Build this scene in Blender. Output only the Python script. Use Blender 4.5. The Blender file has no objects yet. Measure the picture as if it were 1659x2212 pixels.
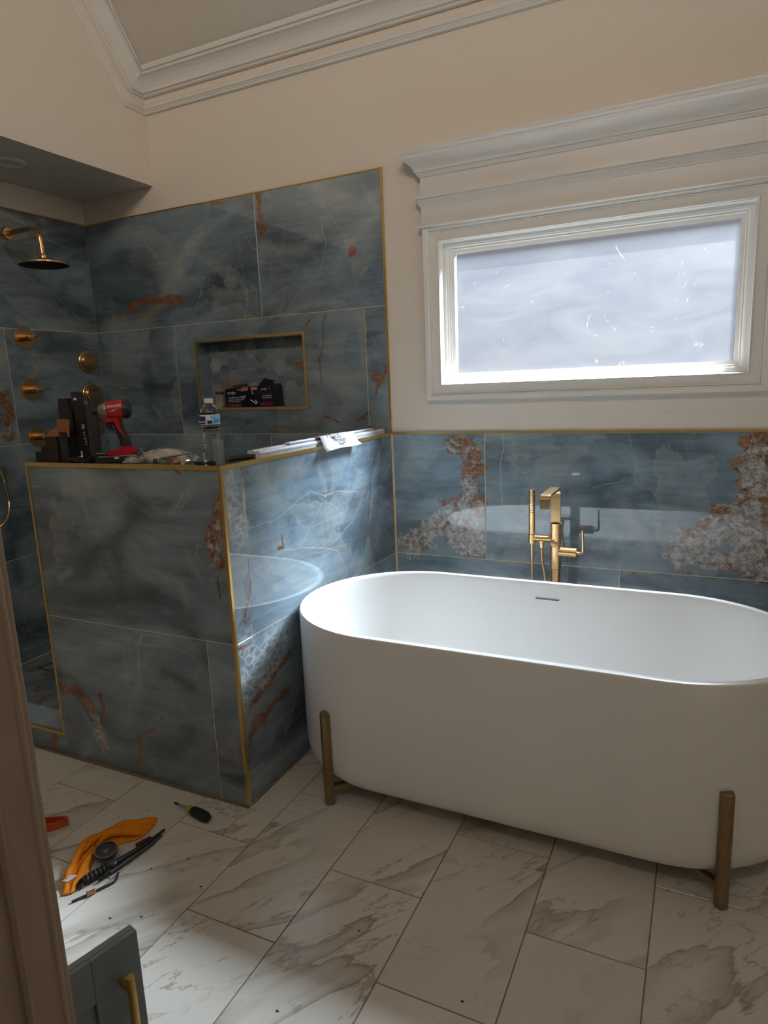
import bpy, math, random
from mathutils import Vector, Matrix
C = bpy.context.scene.collection
random.seed(7)
PI = math.pi

# ---------------------------------------------------------------- camera
cd = bpy.data.cameras.new('camera'); cam = bpy.data.objects.new('camera', cd); C.objects.link(cam)
cd.sensor_fit = 'HORIZONTAL'; cd.sensor_width = 36.0; cd.lens = 36.0 * 1440.97 / 1659.0
cd.clip_start = 0.02; cd.clip_end = 200
cam.matrix_world = (Matrix.Translation((1.41755, -3.03216, 1.47391)) @ Matrix.Rotation(0.45277, 4, 'Z')
                    @ Matrix.Rotation(1.38032, 4, 'X') @ Matrix.Rotation(-0.04144, 4, 'Z'))
bpy.context.scene.camera = cam

# ---------------------------------------------------------------- world, sun, daylight
sc = bpy.context.scene
w = bpy.data.worlds.new('world'); sc.world = w; w.use_nodes = True
bgn = w.node_tree.nodes['Background']; bgn.inputs[0].default_value = (0.80, 0.82, 0.93, 1); bgn.inputs[1].default_value = 0.42

def lamp(name, kind, loc, rot, energy, color=(1, 1, 1), **kw):
    d = bpy.data.lights.new(name, kind); d.energy = energy; d.color = color
    for k, v in kw.items(): setattr(d, k, v)
    o = bpy.data.objects.new(name, d); C.objects.link(o); o.location = loc; o.rotation_euler = rot
    return o
def aim(o, target):
    o.rotation_euler = (Vector(target) - o.location).to_track_quat('-Z', 'Y').to_euler()

# sun high outside the tub window: it strikes the frosted pane and its sill
sun = lamp('sun', 'SUN', (2, 3, 6), (0, 0, 0), 48.0, (1.0, 0.96, 0.9), angle=0.01)
sun.rotation_euler = Vector((-0.20, -0.30, -1.0)).to_track_quat('-Z', 'Y').to_euler()
# bright open sky outside the tub window
s1 = lamp('sky_glow_outside', 'AREA', (2.0, 1.9, 4.9), (0, 0, 0), 5200, (0.74, 0.87, 1.0), shape='RECTANGLE', size=2.2, size_y=2.8)
aim(s1, (0.7, -0.2, 1.5))
# two warm fill lamps, added high up on the unseen front and right sides
s2 = lamp('fill_front', 'AREA', (1.2, -4.55, 4.17), (0, 0, 0), 20.5, (1.0, 0.85, 0.69), shape='RECTANGLE', size=1.7, size_y=.40, spread=math.radians(110))
aim(s2, (-1.0, 0, 2.5))
s3 = lamp('fill_right', 'AREA', (2.95, -2.2, 3.3), (0, 0, 0), 2.5, (1.0, 0.84, 0.68), shape='RECTANGLE', size=1.0, size_y=1.2, spread=math.radians(95))
aim(s3, (-1.4, -.7, 2.9))

sc.view_settings.view_transform = 'Standard'; sc.view_settings.look = 'None'
sc.view_settings.gamma = 1; sc.view_settings.use_curve_mapping = False
sc.view_settings.exposure = 0.0
sc.cycles.max_bounces = 10; sc.cycles.diffuse_bounces = 5; sc.cycles.glossy_bounces = 5
sc.cycles.transmission_bounces = 8; sc.cycles.transparent_max_bounces = 8
sc.cycles.sample_clamp_indirect = 6.0; sc.cycles.blur_glossy = 0.1
sc.cycles.use_denoising = True
sc.cycles.caustics_reflective = False; sc.cycles.caustics_refractive = False

# ---------------------------------------------------------------- node helpers
class NT:
    def __init__(s, name):
        s.m = bpy.data.materials.new(name); s.m.use_nodes = True; s.t = s.m.node_tree; s.n = s.t.nodes; s.l = s.t.links
        s.b = s.n['Principled BSDF']; s.out = s.n['Material Output']
    def put(s, sock, v):
        if v is None: return
        if isinstance(v, bpy.types.NodeSocket): s.l.new(v, sock)
        else:
            if hasattr(sock.default_value, '__len__'):
                v = tuple(v) if hasattr(v, '__len__') else (v,) * len(sock.default_value)
                if len(v) == 3 and len(sock.default_value) == 4: v = v + (1,)
            sock.default_value = v
    def node(s, typ, ins=(), out=0, **at):
        n = s.n.new(typ)
        for k, v in at.items(): setattr(n, k, v)
        for i, v in (ins.items() if isinstance(ins, dict) else enumerate(ins)): s.put(n.inputs[i], v)
        return n.outputs[out]
    def math(s, op, *a, clamp=False): return s.node('ShaderNodeMath', a, operation=op, use_clamp=clamp)
    def vec(s, op, *a, out=0): return s.node('ShaderNodeVectorMath', a, operation=op, out=out)
    def noise(s, v, scale=5, detail=4, rough=.5, dist=0, out=0):
        return s.node('ShaderNodeTexNoise', {'Vector': v, 'Scale': scale, 'Detail': detail, 'Roughness': rough, 'Distortion': dist}, out=out)
    def ramp(s, f, stops, interp='LINEAR'):
        n = s.n.new('ShaderNodeValToRGB'); r = n.color_ramp; r.interpolation = interp
        while len(r.elements) < len(stops): r.elements.new(0.5)
        for e, (p, c) in zip(r.elements, stops):
            e.position = p; c = c if hasattr(c, '__len__') else (c, c, c); e.color = tuple(c) + (1,)
        s.put(n.inputs[0], f); return n.outputs[0]
    def mix(s, f, a, b, mode='MIX'):
        n = s.n.new('ShaderNodeMix'); n.data_type = 'RGBA'; n.blend_type = mode
        s.put(n.inputs[0], f); s.put(n.inputs[6], a); s.put(n.inputs[7], b); return n.outputs[2]
    def pos(s): return s.node('ShaderNodeNewGeometry')
    def objc(s): return s.node('ShaderNodeTexCoord', out=3)
    def rand(s): return s.node('ShaderNodeObjectInfo', out=5)
    def bump(s, h, strength=.3, dist=.01):
        s.l.new(s.node('ShaderNodeBump', {'Strength': strength, 'Distance': dist, 'Height': h}), s.b.inputs['Normal'])
    def set(s, **k):
        for a, v in k.items(): s.put(s.b.inputs[a.replace('_', ' ')], v)
        return s

def simple(name, col, rough=.5, metal=0.0, var=.06, scale=30, **kw):
    t = NT(name); v = t.noise(t.objc(), scale, 3)
    c = t.mix(t.ramp(v, [(.3, 0), (.7, 1)]), tuple(x * (1 - var) for x in col), tuple(min(1, x * (1 + var)) for x in col))
    t.set(Base_Color=c, Roughness=rough, Metallic=metal, **kw); return t.m

def paint(name, col, rough=.55):
    t = NT(name); p = t.pos()
    v = t.noise(p, 1.3, 2); c = t.mix(v, tuple(x * .97 for x in col), tuple(x * 1.02 for x in col))
    t.set(Base_Color=c, Roughness=rough); t.bump(t.noise(p, 260, 3), .06, .002); return t.m

FEAT=dict(
back=[('coral',0.0714,[(0.426,1.162),(0.438,1.062)]),('coral',0.0546,[(0.317,1.172),(0.422,1.173)]),('coral',0.0609,[(0.425,1.062),(0.399,0.927)]),('coral',0.0945,[(0.382,0.892),(0.333,0.81),(0.366,0.695)]),('coral',0.084,[(0.31,0.855),(0.184,0.731),(0.093,0.653)]),('coral',0.0609,[(0.44,0.883),(0.414,0.675)]),('coral',0.0945,[(1.611,1.184),(1.629,1.008)]),('coral',0.0609,[(1.551,1.081),(1.627,1.175)]),('coral',0.1239,[(1.629,1.008),(1.58,0.853),(1.638,0.721)]),('coral',0.1113,[(1.562,0.891),(1.446,0.807),(1.361,0.721)]),('coral',0.0672,[(1.398,0.703),(1.671,0.685)]),('white',0.0063,[(0.568,1.216),(0.578,1.147),(0.556,1.086),(0.557,0.955),(0.568,0.888)]),('pale',0.0336,[(0.601,1.205),(0.622,1.13),(0.626,1.022)]),('pale',0.0546,[(0.599,0.89),(0.687,0.871)]),('pale',0.0504,[(1.104,0.911),(1.154,0.831),(1.215,0.689)]),('pale',0.0252,[(0.981,0.693),(1.079,0.753),(1.137,0.75)]),('dark',0.0546,[(0.875,0.961),(0.976,0.989),(1.11,1.033)]),('dark',0.042,[(0.552,0.662),(0.816,0.659),(1.061,0.677)]),('gold',0.0063,[(0.478,0.615),(0.687,0.615)]),('pale',0.021,[(1.122,0.601),(1.218,0.605)]),('white',0.0032,[(0.976,0.979),(1.034,1.001),(1.101,1.013)])],
right=[('crack',0.0572,[(-1.265,1.204),(-1.267,1.095),(-1.252,0.964)]),('crack',0.088,[(-1.283,0.59),(-1.199,0.504),(-1.045,0.553)]),('crack',0.066,[(-1.296,0.492),(-1.21,0.419),(-1.119,0.452)]),('rust',0.0198,[(-1.259,0.361),(-1.187,0.381),(-1.092,0.423),(-1.008,0.464)]),('rust',0.0176,[(-1.269,0.285),(-1.186,0.271),(-1.107,0.307),(-1.026,0.317)]),('rust',0.011,[(-1.202,0.809),(-1.237,0.744),(-1.263,0.685)]),('dark',0.0044,[(-1.302,0.64),(-1.245,0.678),(-1.205,0.716)]),('rust',0.0088,[(-1.309,0.592),(-1.257,0.588)]),('white',0.0044,[(-1.204,0.998),(-1.066,0.99),(-0.958,1.012),(-0.873,1.045),(-0.786,1.06),(-0.681,1.024),(-0.563,1.028),(-0.395,0.992)]),('white',0.0035,[(-0.693,1.014),(-0.763,0.946),(-0.834,0.885),(-0.896,0.849)]),('white',0.0035,[(-1.184,0.843),(-1.068,0.859),(-1.006,0.87),(-0.896,0.851),(-0.741,0.821),(-0.591,0.768),(-0.548,0.704),(-0.53,0.635)]),('gold',0.0044,[(-0.682,1.008),(-0.663,0.906),(-0.646,0.822)]),('gold',0.0044,[(-0.68,1.027),(-0.523,1.011),(-0.373,0.993)]),('gold',0.007,[(-0.293,0.995),(-0.364,0.942),(-0.43,0.879)]),('white',0.004,[(-0.43,0.879),(-0.542,0.839),(-0.635,0.809)]),('rust',0.0066,[(-0.279,0.993),(-0.33,0.958)]),('dark',0.0066,[(-0.178,1.172),(-0.235,1.041),(-0.287,0.917),(-0.337,0.75),(-0.358,0.688)]),('pale',0.022,[(-0.139,1.152),(-0.225,0.995),(-0.279,0.849)]),('gold',0.0035,[(-0.193,1.013),(-0.24,0.841),(-0.323,0.701)]),('rust',0.0077,[(-1.006,0.92),(-0.999,0.877),(-1.029,0.881)]),('rust',0.0055,[(-0.148,1.168),(-0.088,1.146)]),('gold',0.0044,[(-0.821,0.815),(-0.706,0.796),(-0.589,0.788),(-0.463,0.775)]),('pale',0.0264,[(-0.691,1.259),(-0.699,1.127),(-0.678,1.047)]),('white',0.0022,[(-0.723,0.977),(-0.704,0.816)]),('white',0.0026,[(-0.082,1.203),(-0.082,1.089),(-0.155,0.985),(-0.059,0.876)]),('rust',0.0264,[(-1.266,0.247),(-1.187,0.262)]),('pale',0.0748,[(-1.292,0.315),(-1.176,0.349),(-1.035,0.379)]),('crack',0.044,[(-1.296,0.388),(-1.208,0.436)]),('pale',0.066,[(-1.115,1.167),(-0.842,1.165)])],
front=[('coral',0.0418,[(-0.025,1.088),(-0.048,1.016)]),('coral',0.0418,[(-0.059,1.04),(-0.058,0.96),(-0.045,0.905)]),('rust',0.0066,[(-0.047,0.848),(-0.05,0.766)]),('white',0.0055,[(-0.168,1.13),(-0.191,1.105),(-0.212,1.056)]),('pale',0.0198,[(-0.102,1.179),(-0.164,1.114),(-0.229,1.055)]),('rust',0.0088,[(-0.188,1.211),(-0.173,1.202)]),('rust',0.0088,[(-0.369,1.043),(-0.339,1.054)]),('dark',0.0132,[(-0.625,0.885),(-0.519,0.954)]),('dark',0.0616,[(-0.697,0.825),(-0.535,0.927),(-0.379,1.056)]),('pale',0.0198,[(-0.837,0.785),(-0.762,0.816)]),('dark',0.0616,[(-0.717,0.712),(-0.356,0.75)]),('rust',0.0374,[(-0.929,0.309),(-0.842,0.307),(-0.79,0.272)]),('rust',0.0374,[(-0.79,0.272),(-0.741,0.209)]),('coral',0.033,[(-0.741,0.209),(-0.711,0.13),(-0.705,0.07)]),('rust',0.0176,[(-0.706,0.311),(-0.684,0.196)]),('white',0.011,[(-0.816,0.231),(-0.773,0.178),(-0.746,0.102)]),('rust',0.0176,[(-0.515,0.171),(-0.525,0.07)]),('rust',0.011,[(-0.496,0.184),(-0.433,0.211)]),('white',0.0066,[(-0.435,0.598),(-0.461,0.549),(-0.466,0.465),(-0.473,0.371)]),('white',0.0048,[(-0.434,0.602),(-0.343,0.607),(-0.26,0.568),(-0.189,0.544)]),('white',0.0033,[(-0.428,0.563),(-0.292,0.573)]),('pale',0.0484,[(-0.477,0.389),(-0.55,0.222)]),('pale',0.0264,[(-0.342,0.855),(-0.218,0.815),(-0.205,0.749)]),('pale',0.0264,[(-0.182,0.935),(-0.14,0.856)]),('white',0.0035,[(-0.117,0.964),(-0.132,0.922),(-0.108,0.875)]),('pale',0.0308,[(-0.84,0.02),(-0.787,0.094)]),('rust',0.0154,[(-1.003,0.07),(-1.042,-0.047)]),('rust',0.0132,[(-1.034,0.169),(-0.95,0.196)]),('pale',0.0308,[(-0.045,0.25),(-0.042,0.178)]),('dark',0.0308,[(-0.351,0.465),(-0.202,0.435)]),('white',0.0031,[(-0.113,0.563),(-0.019,0.5)]),('white',0.0031,[(-0.18,0.439),(-0.129,0.421)]),('pale',0.044,[(-0.878,0.402),(-0.727,0.366)]),('pale',0.0572,[(-0.713,1.146),(-0.297,1.174)])],
shower=[('rust',0.0297,[(-1.66,1.95),(-1.583,1.974),(-1.475,1.981),(-1.422,1.981)]),('rust',0.0405,[(-1.404,1.99),(-1.351,2.0),(-1.262,1.977)]),('gold',0.0486,[(-1.598,1.872),(-1.446,1.937),(-1.333,2.004)]),('pale',0.0378,[(-1.423,1.974),(-1.357,2.081),(-1.261,2.169),(-1.172,2.22)]),('pale',0.0405,[(-1.172,2.22),(-1.052,2.147),(-0.933,2.087),(-0.847,2.031),(-0.826,1.935)]),('white',0.0059,[(-0.82,2.005),(-0.819,1.922),(-0.842,1.84)]),('white',0.0049,[(-1.149,1.876),(-1.016,1.907),(-0.858,1.925)]),('white',0.004,[(-1.098,2.031),(-1.157,1.939),(-1.181,1.879)]),('pale',0.0243,[(-1.483,2.293),(-1.42,2.249)]),('coral',0.0297,[(-0.685,2.432),(-0.688,2.266)]),('rust',0.0135,[(-0.635,2.214),(-0.614,2.203)]),('pale',0.0351,[(-0.697,2.199),(-0.601,2.154),(-0.462,2.145),(-0.363,2.198)]),('white',0.0054,[(-0.326,2.273),(-0.335,2.221),(-0.312,2.175),(-0.328,2.123),(-0.346,2.059)]),('rust',0.0162,[(-0.179,2.137),(-0.178,2.105)]),('pale',0.0324,[(-0.195,2.161),(-0.175,2.062),(-0.074,2.062)]),('pale',0.027,[(-0.598,1.845),(-0.454,1.879),(-0.238,1.883)]),('pale',0.0378,[(-0.139,1.787),(-0.122,1.631),(-0.147,1.542)]),('pale',0.0432,[(-0.261,1.501),(-0.154,1.519)]),('dark',0.0108,[(-0.336,1.802),(-0.365,1.69),(-0.399,1.483)]),('rust',0.0108,[(-0.437,1.803),(-0.476,1.767)]),('rust',0.0081,[(-0.525,1.306),(-0.514,1.257)]),('rust',0.0068,[(-0.754,1.246),(-0.618,1.245)]),('rust',0.0081,[(-0.382,1.316),(-0.301,1.279)]),('rust',0.0135,[(-0.192,1.289),(-0.111,1.323)]),('rust',0.0135,[(-0.085,1.426),(-0.038,1.515),(-0.012,1.536)]),('coral',0.0243,[(-0.094,1.512),(-0.064,1.493)]),('dark',0.0081,[(-0.926,1.247),(-0.856,1.311)]),('rust',0.0108,[(-1.003,2.444),(-0.926,2.443)]),('pale',0.0243,[(-1.018,2.447),(-1.022,2.355)]),('dark',0.108,[(-1.688,2.241),(-1.456,2.116)]),('dark',0.081,[(-1.564,1.605),(-1.559,1.389)]),('pale',0.0216,[(-1.555,1.416),(-1.494,1.333)]),('gold',0.0486,[(-1.895,1.893),(-1.703,1.906)])],
left=[('white',0.0084,[(-0.496,2.42),(-0.433,2.398),(-0.368,2.374),(-0.343,2.355)]),('pale',0.0196,[(-0.315,2.443),(-0.259,2.43)]),('white',0.0042,[(-0.288,2.34),(-0.157,2.311)]),('coral',0.0448,[(-0.669,1.503),(-0.662,1.381),(-0.664,1.283)]),('pale',0.056,[(-0.641,1.256),(-0.607,1.126),(-0.707,1.014)]),('pale',0.028,[(-0.514,1.891),(-0.476,1.869)]),('pale',0.0448,[(-0.575,1.5),(-0.377,1.674)]),('dark',0.056,[(-0.734,0.841),(-0.733,0.504)]),('dark',0.084,[(-0.369,1.724),(-0.142,1.783)])],
)


def onyx(name, axis, feats, seed=0.0, hexy=False):
    """polished blue onyx slab: clouds, streaks, wisps, plus the marks each wall shows, placed in metres on the wall"""
    t = NT(name); p = t.pos(); sep = t.n.new('ShaderNodeSeparateXYZ'); t.l.new(p, sep.inputs[0])
    u = sep.outputs[axis]; v = sep.outputs[2] if not hexy or axis != 2 else sep.outputs[1]
    r = t.rand()
    z = t.math('MULTIPLY_ADD', r, 9.0, seed)
    q = t.node('ShaderNodeCombineXYZ', (u, v, z))
    uv = t.node('ShaderNodeCombineXYZ', (u, v, 0.0))
    n1 = t.noise(t.vec('MULTIPLY', q, (1.0, 1.9, 1)), 1.7, 7, .58, .9)
    fine = t.noise(t.vec('MULTIPLY', q, (3, 26, 1)), 1.6, 4, .6, .3)
    f = t.math('MULTIPLY_ADD', t.math('SUBTRACT', fine, .5), .22, n1)
    if hexy:
        f = t.math('MULTIPLY_ADD', t.math('SUBTRACT', r, .5), .18, f)
    c = t.ramp(f, [(.28, (.066, .088, .108)), (.42, (.112, .152, .188)), (.54, (.180, .245, .298)), (.66, (.262, .33, .37)), (.80, (.38, .425, .42))])
    n2 = t.noise(t.vec('ADD', q, (4.3, 1.7, 2.2)), 1.25, 8, .55, .6)
    pal = t.ramp(n2, [(.0, 0), (.565, 0), (.572, .75), (.70, 0)])
    c = t.mix(t.math('MULTIPLY', pal, t.math('MULTIPLY', fine, .9)), c, (.34, .37, .35))
    n3 = t.noise(t.vec('ADD', q, (9.3, 5.7, 1.2)), 1.1, 6, .5, 1.1)
    wsp = t.ramp(t.math('ABSOLUTE', t.math('SUBTRACT', n3, .5)), [(0, .35), (.006, 0)])
    c = t.mix(t.math('MULTIPLY', wsp, n1), c, (.48, .52, .52))
    # rough, irregular outlines
    d1 = t.vec('SUBTRACT', t.noise(uv, 5.5, 3, out=1), (.5, .5, .5)); d2 = t.vec('SUBTRACT', t.noise(uv, 30, 4, .65, out=1), (.5, .5, .5))
    big = t.vec('ADD', t.vec('ADD', uv, t.vec('MULTIPLY', d1, (.09, .09, 0))), t.vec('MULTIPLY', d2, (.05, .05, 0)))
    sml = t.vec('ADD', t.vec('ADD', uv, t.vec('MULTIPLY', d1, (.035, .035, 0))), t.vec('MULTIPLY', d2, (.012, .012, 0)))
    def dist(src, a, b):
        ax, ay = a; dx, dy = b[0] - ax, b[1] - ay; L = dx * dx + dy * dy + 1e-9
        pa = t.vec('SUBTRACT', src, (ax, ay, 0))
        h = t.node('ShaderNodeVectorMath', (pa, (dx / L, dy / L, 0)), operation='DOT_PRODUCT', out=1)
        h = t.math('MULTIPLY', h, 1.0, clamp=True)
        s_ = t.n.new('ShaderNodeVectorMath'); s_.operation = 'SCALE'; s_.inputs[0].default_value = (dx, dy, 0); t.l.new(h, s_.inputs[3])
        return t.node('ShaderNodeVectorMath', (pa, s_.outputs[0]), operation='DISTANCE', out=1)
    masks = {}
    for kind, rad, pts in feats:
        if kind == 'white': rad *= .62
        src = sml if kind in ('white', 'gold') or (kind == 'rust' and rad < .012) else big
        soft = {'coral': .9, 'crack': .7, 'pale': 1.0, 'dark': 1.0, 'white': .8, 'gold': .9, 'rust': .6}[kind] * rad
        if kind == 'gold' and rad > .02: src, soft = big, rad
        if kind in ('white', 'gold') and rad < .008: soft = rad
        for a, b in zip(pts, pts[1:]):
            m = t.math('MULTIPLY_ADD', dist(src, a, b), -1.0 / soft, rad / soft, clamp=True)
            masks[kind] = t.math('MAXIMUM', masks[kind], m) if kind in masks else m
    jag = t.noise(uv, 60, 4, .7)
    grit = t.noise(uv, 14, 6, .65)
    if 'dark' in masks: c = t.mix(t.math('MULTIPLY', masks['dark'], .55), c, (.028, .045, .062))
    if 'pale' in masks: c = t.mix(t.math('MULTIPLY', masks['pale'], t.math('MULTIPLY_ADD', grit, .9, .0)), c, (.33, .36, .33))
    if 'gold' in masks: c = t.mix(t.math('MULTIPLY', masks['gold'], t.math('MULTIPLY_ADD', grit, .8, .1)), c, (.36, .27, .14))
    dsp = t.vec('ADD', uv, t.vec('MULTIPLY', d2, (.05, .05, 0)))
    if 'crack' in masks:
        e = t.node('ShaderNodeTexVoronoi', {'Vector': t.vec('MULTIPLY', dsp, (1, 1.7, 1)), 'Scale': 25.0}, feature='DISTANCE_TO_EDGE')
        ln = t.math('MULTIPLY', t.ramp(e, [(0, .95), (.07, .35), (.30, 0)]), t.math('MULTIPLY_ADD', grit, 1.4, .05, clamp=True))
        c = t.mix(t.math('MULTIPLY', masks['crack'], .45), c, (.25, .31, .34))
        c = t.mix(t.math('MULTIPLY', masks['crack'], ln), c, (.62, .64, .64))
    if 'white' in masks: c = t.mix(t.math('MULTIPLY', masks['white'], t.math('MULTIPLY_ADD', grit, 1.3, -.15, clamp=True)), c, (.50, .55, .55))
    if 'rust' in masks:
        c = t.mix(t.math('MULTIPLY', masks['rust'], t.ramp(jag, [(.36, .0), (.5, 1)])), c, t.ramp(grit, [(.3, (.06, .03, .022)), (.48, (.20, .07, .032)), (.62, (.32, .125, .05)), (.75, (.40, .27, .17))]))
    if 'coral' in masks:
        e = t.node('ShaderNodeTexVoronoi', {'Vector': t.vec('ADD', uv, t.vec('MULTIPLY', d2, (.03, .03, 0))), 'Scale': 60.0}, feature='DISTANCE_TO_EDGE')
        g2 = t.noise(uv, 11, 9, .72, .3)
        br = t.ramp(jag, [(.30, (.055, .040, .034)), (.42, (.15, .075, .045)), (.55, (.27, .135, .065)), (.70, (.33, .19, .11))])
        wh = t.ramp(t.noise(uv, 38, 6, .7, .5), [(.32, (.10, .085, .08)), (.44, (.27, .25, .24)), (.56, (.47, .46, .45)), (.7, (.58, .57, .56))])
        cc = t.mix(t.ramp(t.math('MULTIPLY_ADD', v, -.30, t.math('MULTIPLY_ADD', masks['coral'], .14, t.math('ADD', g2, .28))), [(.55, 0), (.62, 1)]), br, wh)
        cc = t.mix(t.math('MULTIPLY', t.ramp(e, [(0, .5), (.06, 0)]), t.ramp(grit, [(.45, 0), (.6, 1)])), cc, (.50, .46, .42))
        cc = t.mix(t.ramp(jag, [(.35, .55), (.5, 0)]), cc, (.05, .045, .045))
        edge = t.math('MULTIPLY_ADD', t.math('SUBTRACT', grit, .5), 3.2, masks['coral'])
        mk = t.ramp(edge, [(.24, 0), (.34, .8), (.6, 1)])
        mk = t.math('MULTIPLY', mk, t.ramp(masks['coral'], [(0, 0), (.08, 1)]))
        c = t.mix(mk, c, cc)
    if hexy:
        r2 = t.math('FRACT', t.math('MULTIPLY', r, 37.17))
        rust = t.math('MULTIPLY', t.ramp(r2, [(.86, 0), (.88, 1)]), t.ramp(grit, [(.40, 0), (.5, 1)]))
        c = t.mix(rust, c, t.ramp(jag, [(.3, (.30, .26, .20)), (.5, (.24, .11, .05)), (.7, (.14, .06, .03))]))
    t.set(Base_Color=c, Roughness=.022 if not hexy else .3, IOR=1.85)
    t.m.name = name
    return t.m

def floor_marble():
    t = NT('white marble floor tile'); p = t.pos(); r = t.rand()
    sep = t.n.new('ShaderNodeSeparateXYZ'); t.l.new(p, sep.inputs[0])
    q0 = t.node('ShaderNodeCombineXYZ', (sep.outputs[0], sep.outputs[1], t.math('MULTIPLY', r, 40.0)))
    rot = t.node('ShaderNodeVectorRotate', {'Vector': q0, 'Angle': math.radians(-52)}, rotation_type='Z_AXIS')
    q = t.vec('MULTIPLY', rot, (0.8, 3.0, 1))
    n1 = t.noise(q, 1.1, 7, .5, .28)
    sd = t.math('SUBTRACT', n1, .5)
    wide = t.ramp(t.noise(q0, 1.9, 4), [(.42, 0), (.60, 1)])
    vein = t.ramp(sd, [(.0, 0), (.494, 0), (.4985, 1), (.508, .55), (.545, 0)])
    vein = t.ramp(t.math('ADD', sd, .5), [(.0, 0), (.4935, 0), (.498, 1), (.509, .5), (.56, 0)])
    thin = t.ramp(t.math('ABSOLUTE', t.math('SUBTRACT', t.noise(t.vec('ADD', q, (3, 8, 5)), 1.3, 9, .6, .6), .5)), [(0, .8), (.007, 0)])
    base = t.ramp(t.noise(q0, 1.6, 5), [(.3, (.68, .64, .57)), (.7, (.77, .73, .66))])
    c = t.mix(t.math('MULTIPLY', vein, t.math('MULTIPLY_ADD', wide, .75, .10)), base, (.245, .195, .135))
    c = t.mix(t.math('MULTIPLY', thin, wide), c, (.33, .26, .18))
    t.set(Base_Color=c, Roughness=.24, IOR=1.45); t.bump(t.noise(p, 9, 3), .02, .004)
    return t.m

M = dict(
    hexgrout=simple('pale hexagon grout', (.46, .44, .36), .8),
    wall=paint('warm white wall paint', (.80, .74, .66)),
    shaded=paint('beige paint', (.50, .405, .30)),  # white trim in shade: the shade is put into this browner paint colour
    ceil=paint('grey ceiling paint', (.68, .64, .58)),
    trim=paint('white trim paint', (.80, .79, .76), .35),
    gold=simple('brushed gold edge trim', (.72, .50, .17), .30, .9, .05, 60),
    brass=simple('brushed bronze brass', (.66, .42, .20), .27, 1.0, .08, 40),
    dbrass=simple('aged brass', (.30, .215, .115), .33, 1.0, .10, 20),
    bluewhite=simple('tub composite', (.86, .855, .84), .28, 0, .01, 3),
    grout=simple('cream grout', (.66, .54, .34), .8),
    fgrout=simple('tan floor grout', (.24, .18, .12), .9),
    black=simple('black plastic', (.012, .012, .013), .4),
    rubber=simple('black rubber', (.010, .010, .011), .6),
    red=simple('red tool plastic', (.42, .012, .016), .32),
    alu=simple('cast aluminium', (.36, .34, .31), .38, .8),
    steel=simple('bright steel', (.55, .55, .54), .22, 1.0),
    white=simple('white plastic', (.78, .78, .75), .45),
    orange=simple('orange terry cloth', (.80, .25, .006), .95, 0, .15, 120),
    rust=simple('orange red plastic', (.50, .075, .015), .4),
    bluegrey=simple('blue grey cabinet paint', (.27, .33, .375), .38),
    maroon=simple('dark maroon card', (.030, .010, .009), .55),
    brown=simple('dark brown card', (.016, .010, .009), .5),
    kraft=simple('orange kraft card', (.28, .105, .035), .7),
    paper=simple('white paper', (.70, .70, .78), .8),
    ink=simple('black ink', (.01, .01, .015), .6),
    navy=simple('navy label ink', (.01, .02, .16), .4),
    sky=simple('sky blue label ink', (.05, .30, .62), .4),
    crim=simple('crimson label ink', (.16, .01, .03), .45),
    cream=simple('cream fitting', (.55, .42, .24), .5),
    darkgrey=simple('dark grey spool plastic', (.045, .05, .058), .35),
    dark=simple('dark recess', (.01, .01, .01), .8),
    yellow=simple('translucent yellow plastic', (.45, .40, .03), .25),
    caulk=simple('crumbly white thinset', (.55, .53, .48), .9),
)
def clear_mat(name, col, rough, ior=1.4, trans=1.0):
    t = NT(name); t.set(Base_Color=col, Roughness=rough, IOR=ior); t.b.inputs['Transmission Weight'].default_value = trans; return t.m
M['water'] = clear_mat('clear bottle of water', (.96, .98, 1.0), .02, 1.33)
M['frost'] = clear_mat('frosted plastic tube', (.90, .94, .98), .22, 1.2, .85)
def film():
    t = NT('crinkled clear plastic film'); a = t.node('ShaderNodeBsdfTransparent', {0: (.95, .95, .95, 1)}); b = t.node('ShaderNodeBsdfGlossy', {0: (.9, .9, .9, 1), 'Roughness': .15})
    d = t.node('ShaderNodeBsdfDiffuse', {0: (.75, .7, .62, 1)})
    n = t.noise(t.objc(), 60, 4)
    m = t.node('ShaderNodeMixShader', (.35, b, d)); m2 = t.node('ShaderNodeMixShader', (t.ramp(n, [(.35, .25), (.7, .7)]), a, m)); t.l.new(m2, t.out.inputs[0]); return t.m
M['film'] = film()
def frosted_pane():
    t = NT('dusty frosted window glass'); p = t.pos()
    sp = t.n.new('ShaderNodeSeparateXYZ'); t.l.new(p, sp.inputs[0])
    uv = t.node('ShaderNodeCombineXYZ', (sp.outputs[0], sp.outputs[2], 0.0))
    g = t.noise(uv, 420, 2, .7); sm = t.noise(t.vec('MULTIPLY', uv, (1, 2.4, 1)), 3.2, 7, .6, 1.0); sc_ = t.noise(t.vec('MULTIPLY', uv, (1.5, 1, 1)), 7, 8, .75, 2.0)
    scr = t.ramp(sc_, [(.63, 0), (.72, 1)])
    col = t.mix(t.ramp(sm, [(.3, 0), (.7, 1)]), (.066, .068, .078), (.105, .107, .105))
    col = t.mix(t.math('MULTIPLY', t.ramp(g, [(.35, 1), (.6, 0)]), .18), col, (.05, .05, .065))
    col = t.mix(t.math('MULTIPLY', scr, .9), col, (.40, .41, .42))
    tr = t.node('ShaderNodeBsdfTranslucent', {0: col}); cl = t.node('ShaderNodeBsdfTransparent', {0: (1, 1, 1, 1)}); gl = t.node('ShaderNodeBsdfGlossy', {0: (.8, .8, .8, 1), 'Roughness': .4})
    m = t.node('ShaderNodeMixShader', (.66, tr, cl)); m2 = t.node('ShaderNodeMixShader', (.04, m, gl)); t.l.new(m2, t.out.inputs[0]); return t.m
M['pane'] = frosted_pane()
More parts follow.
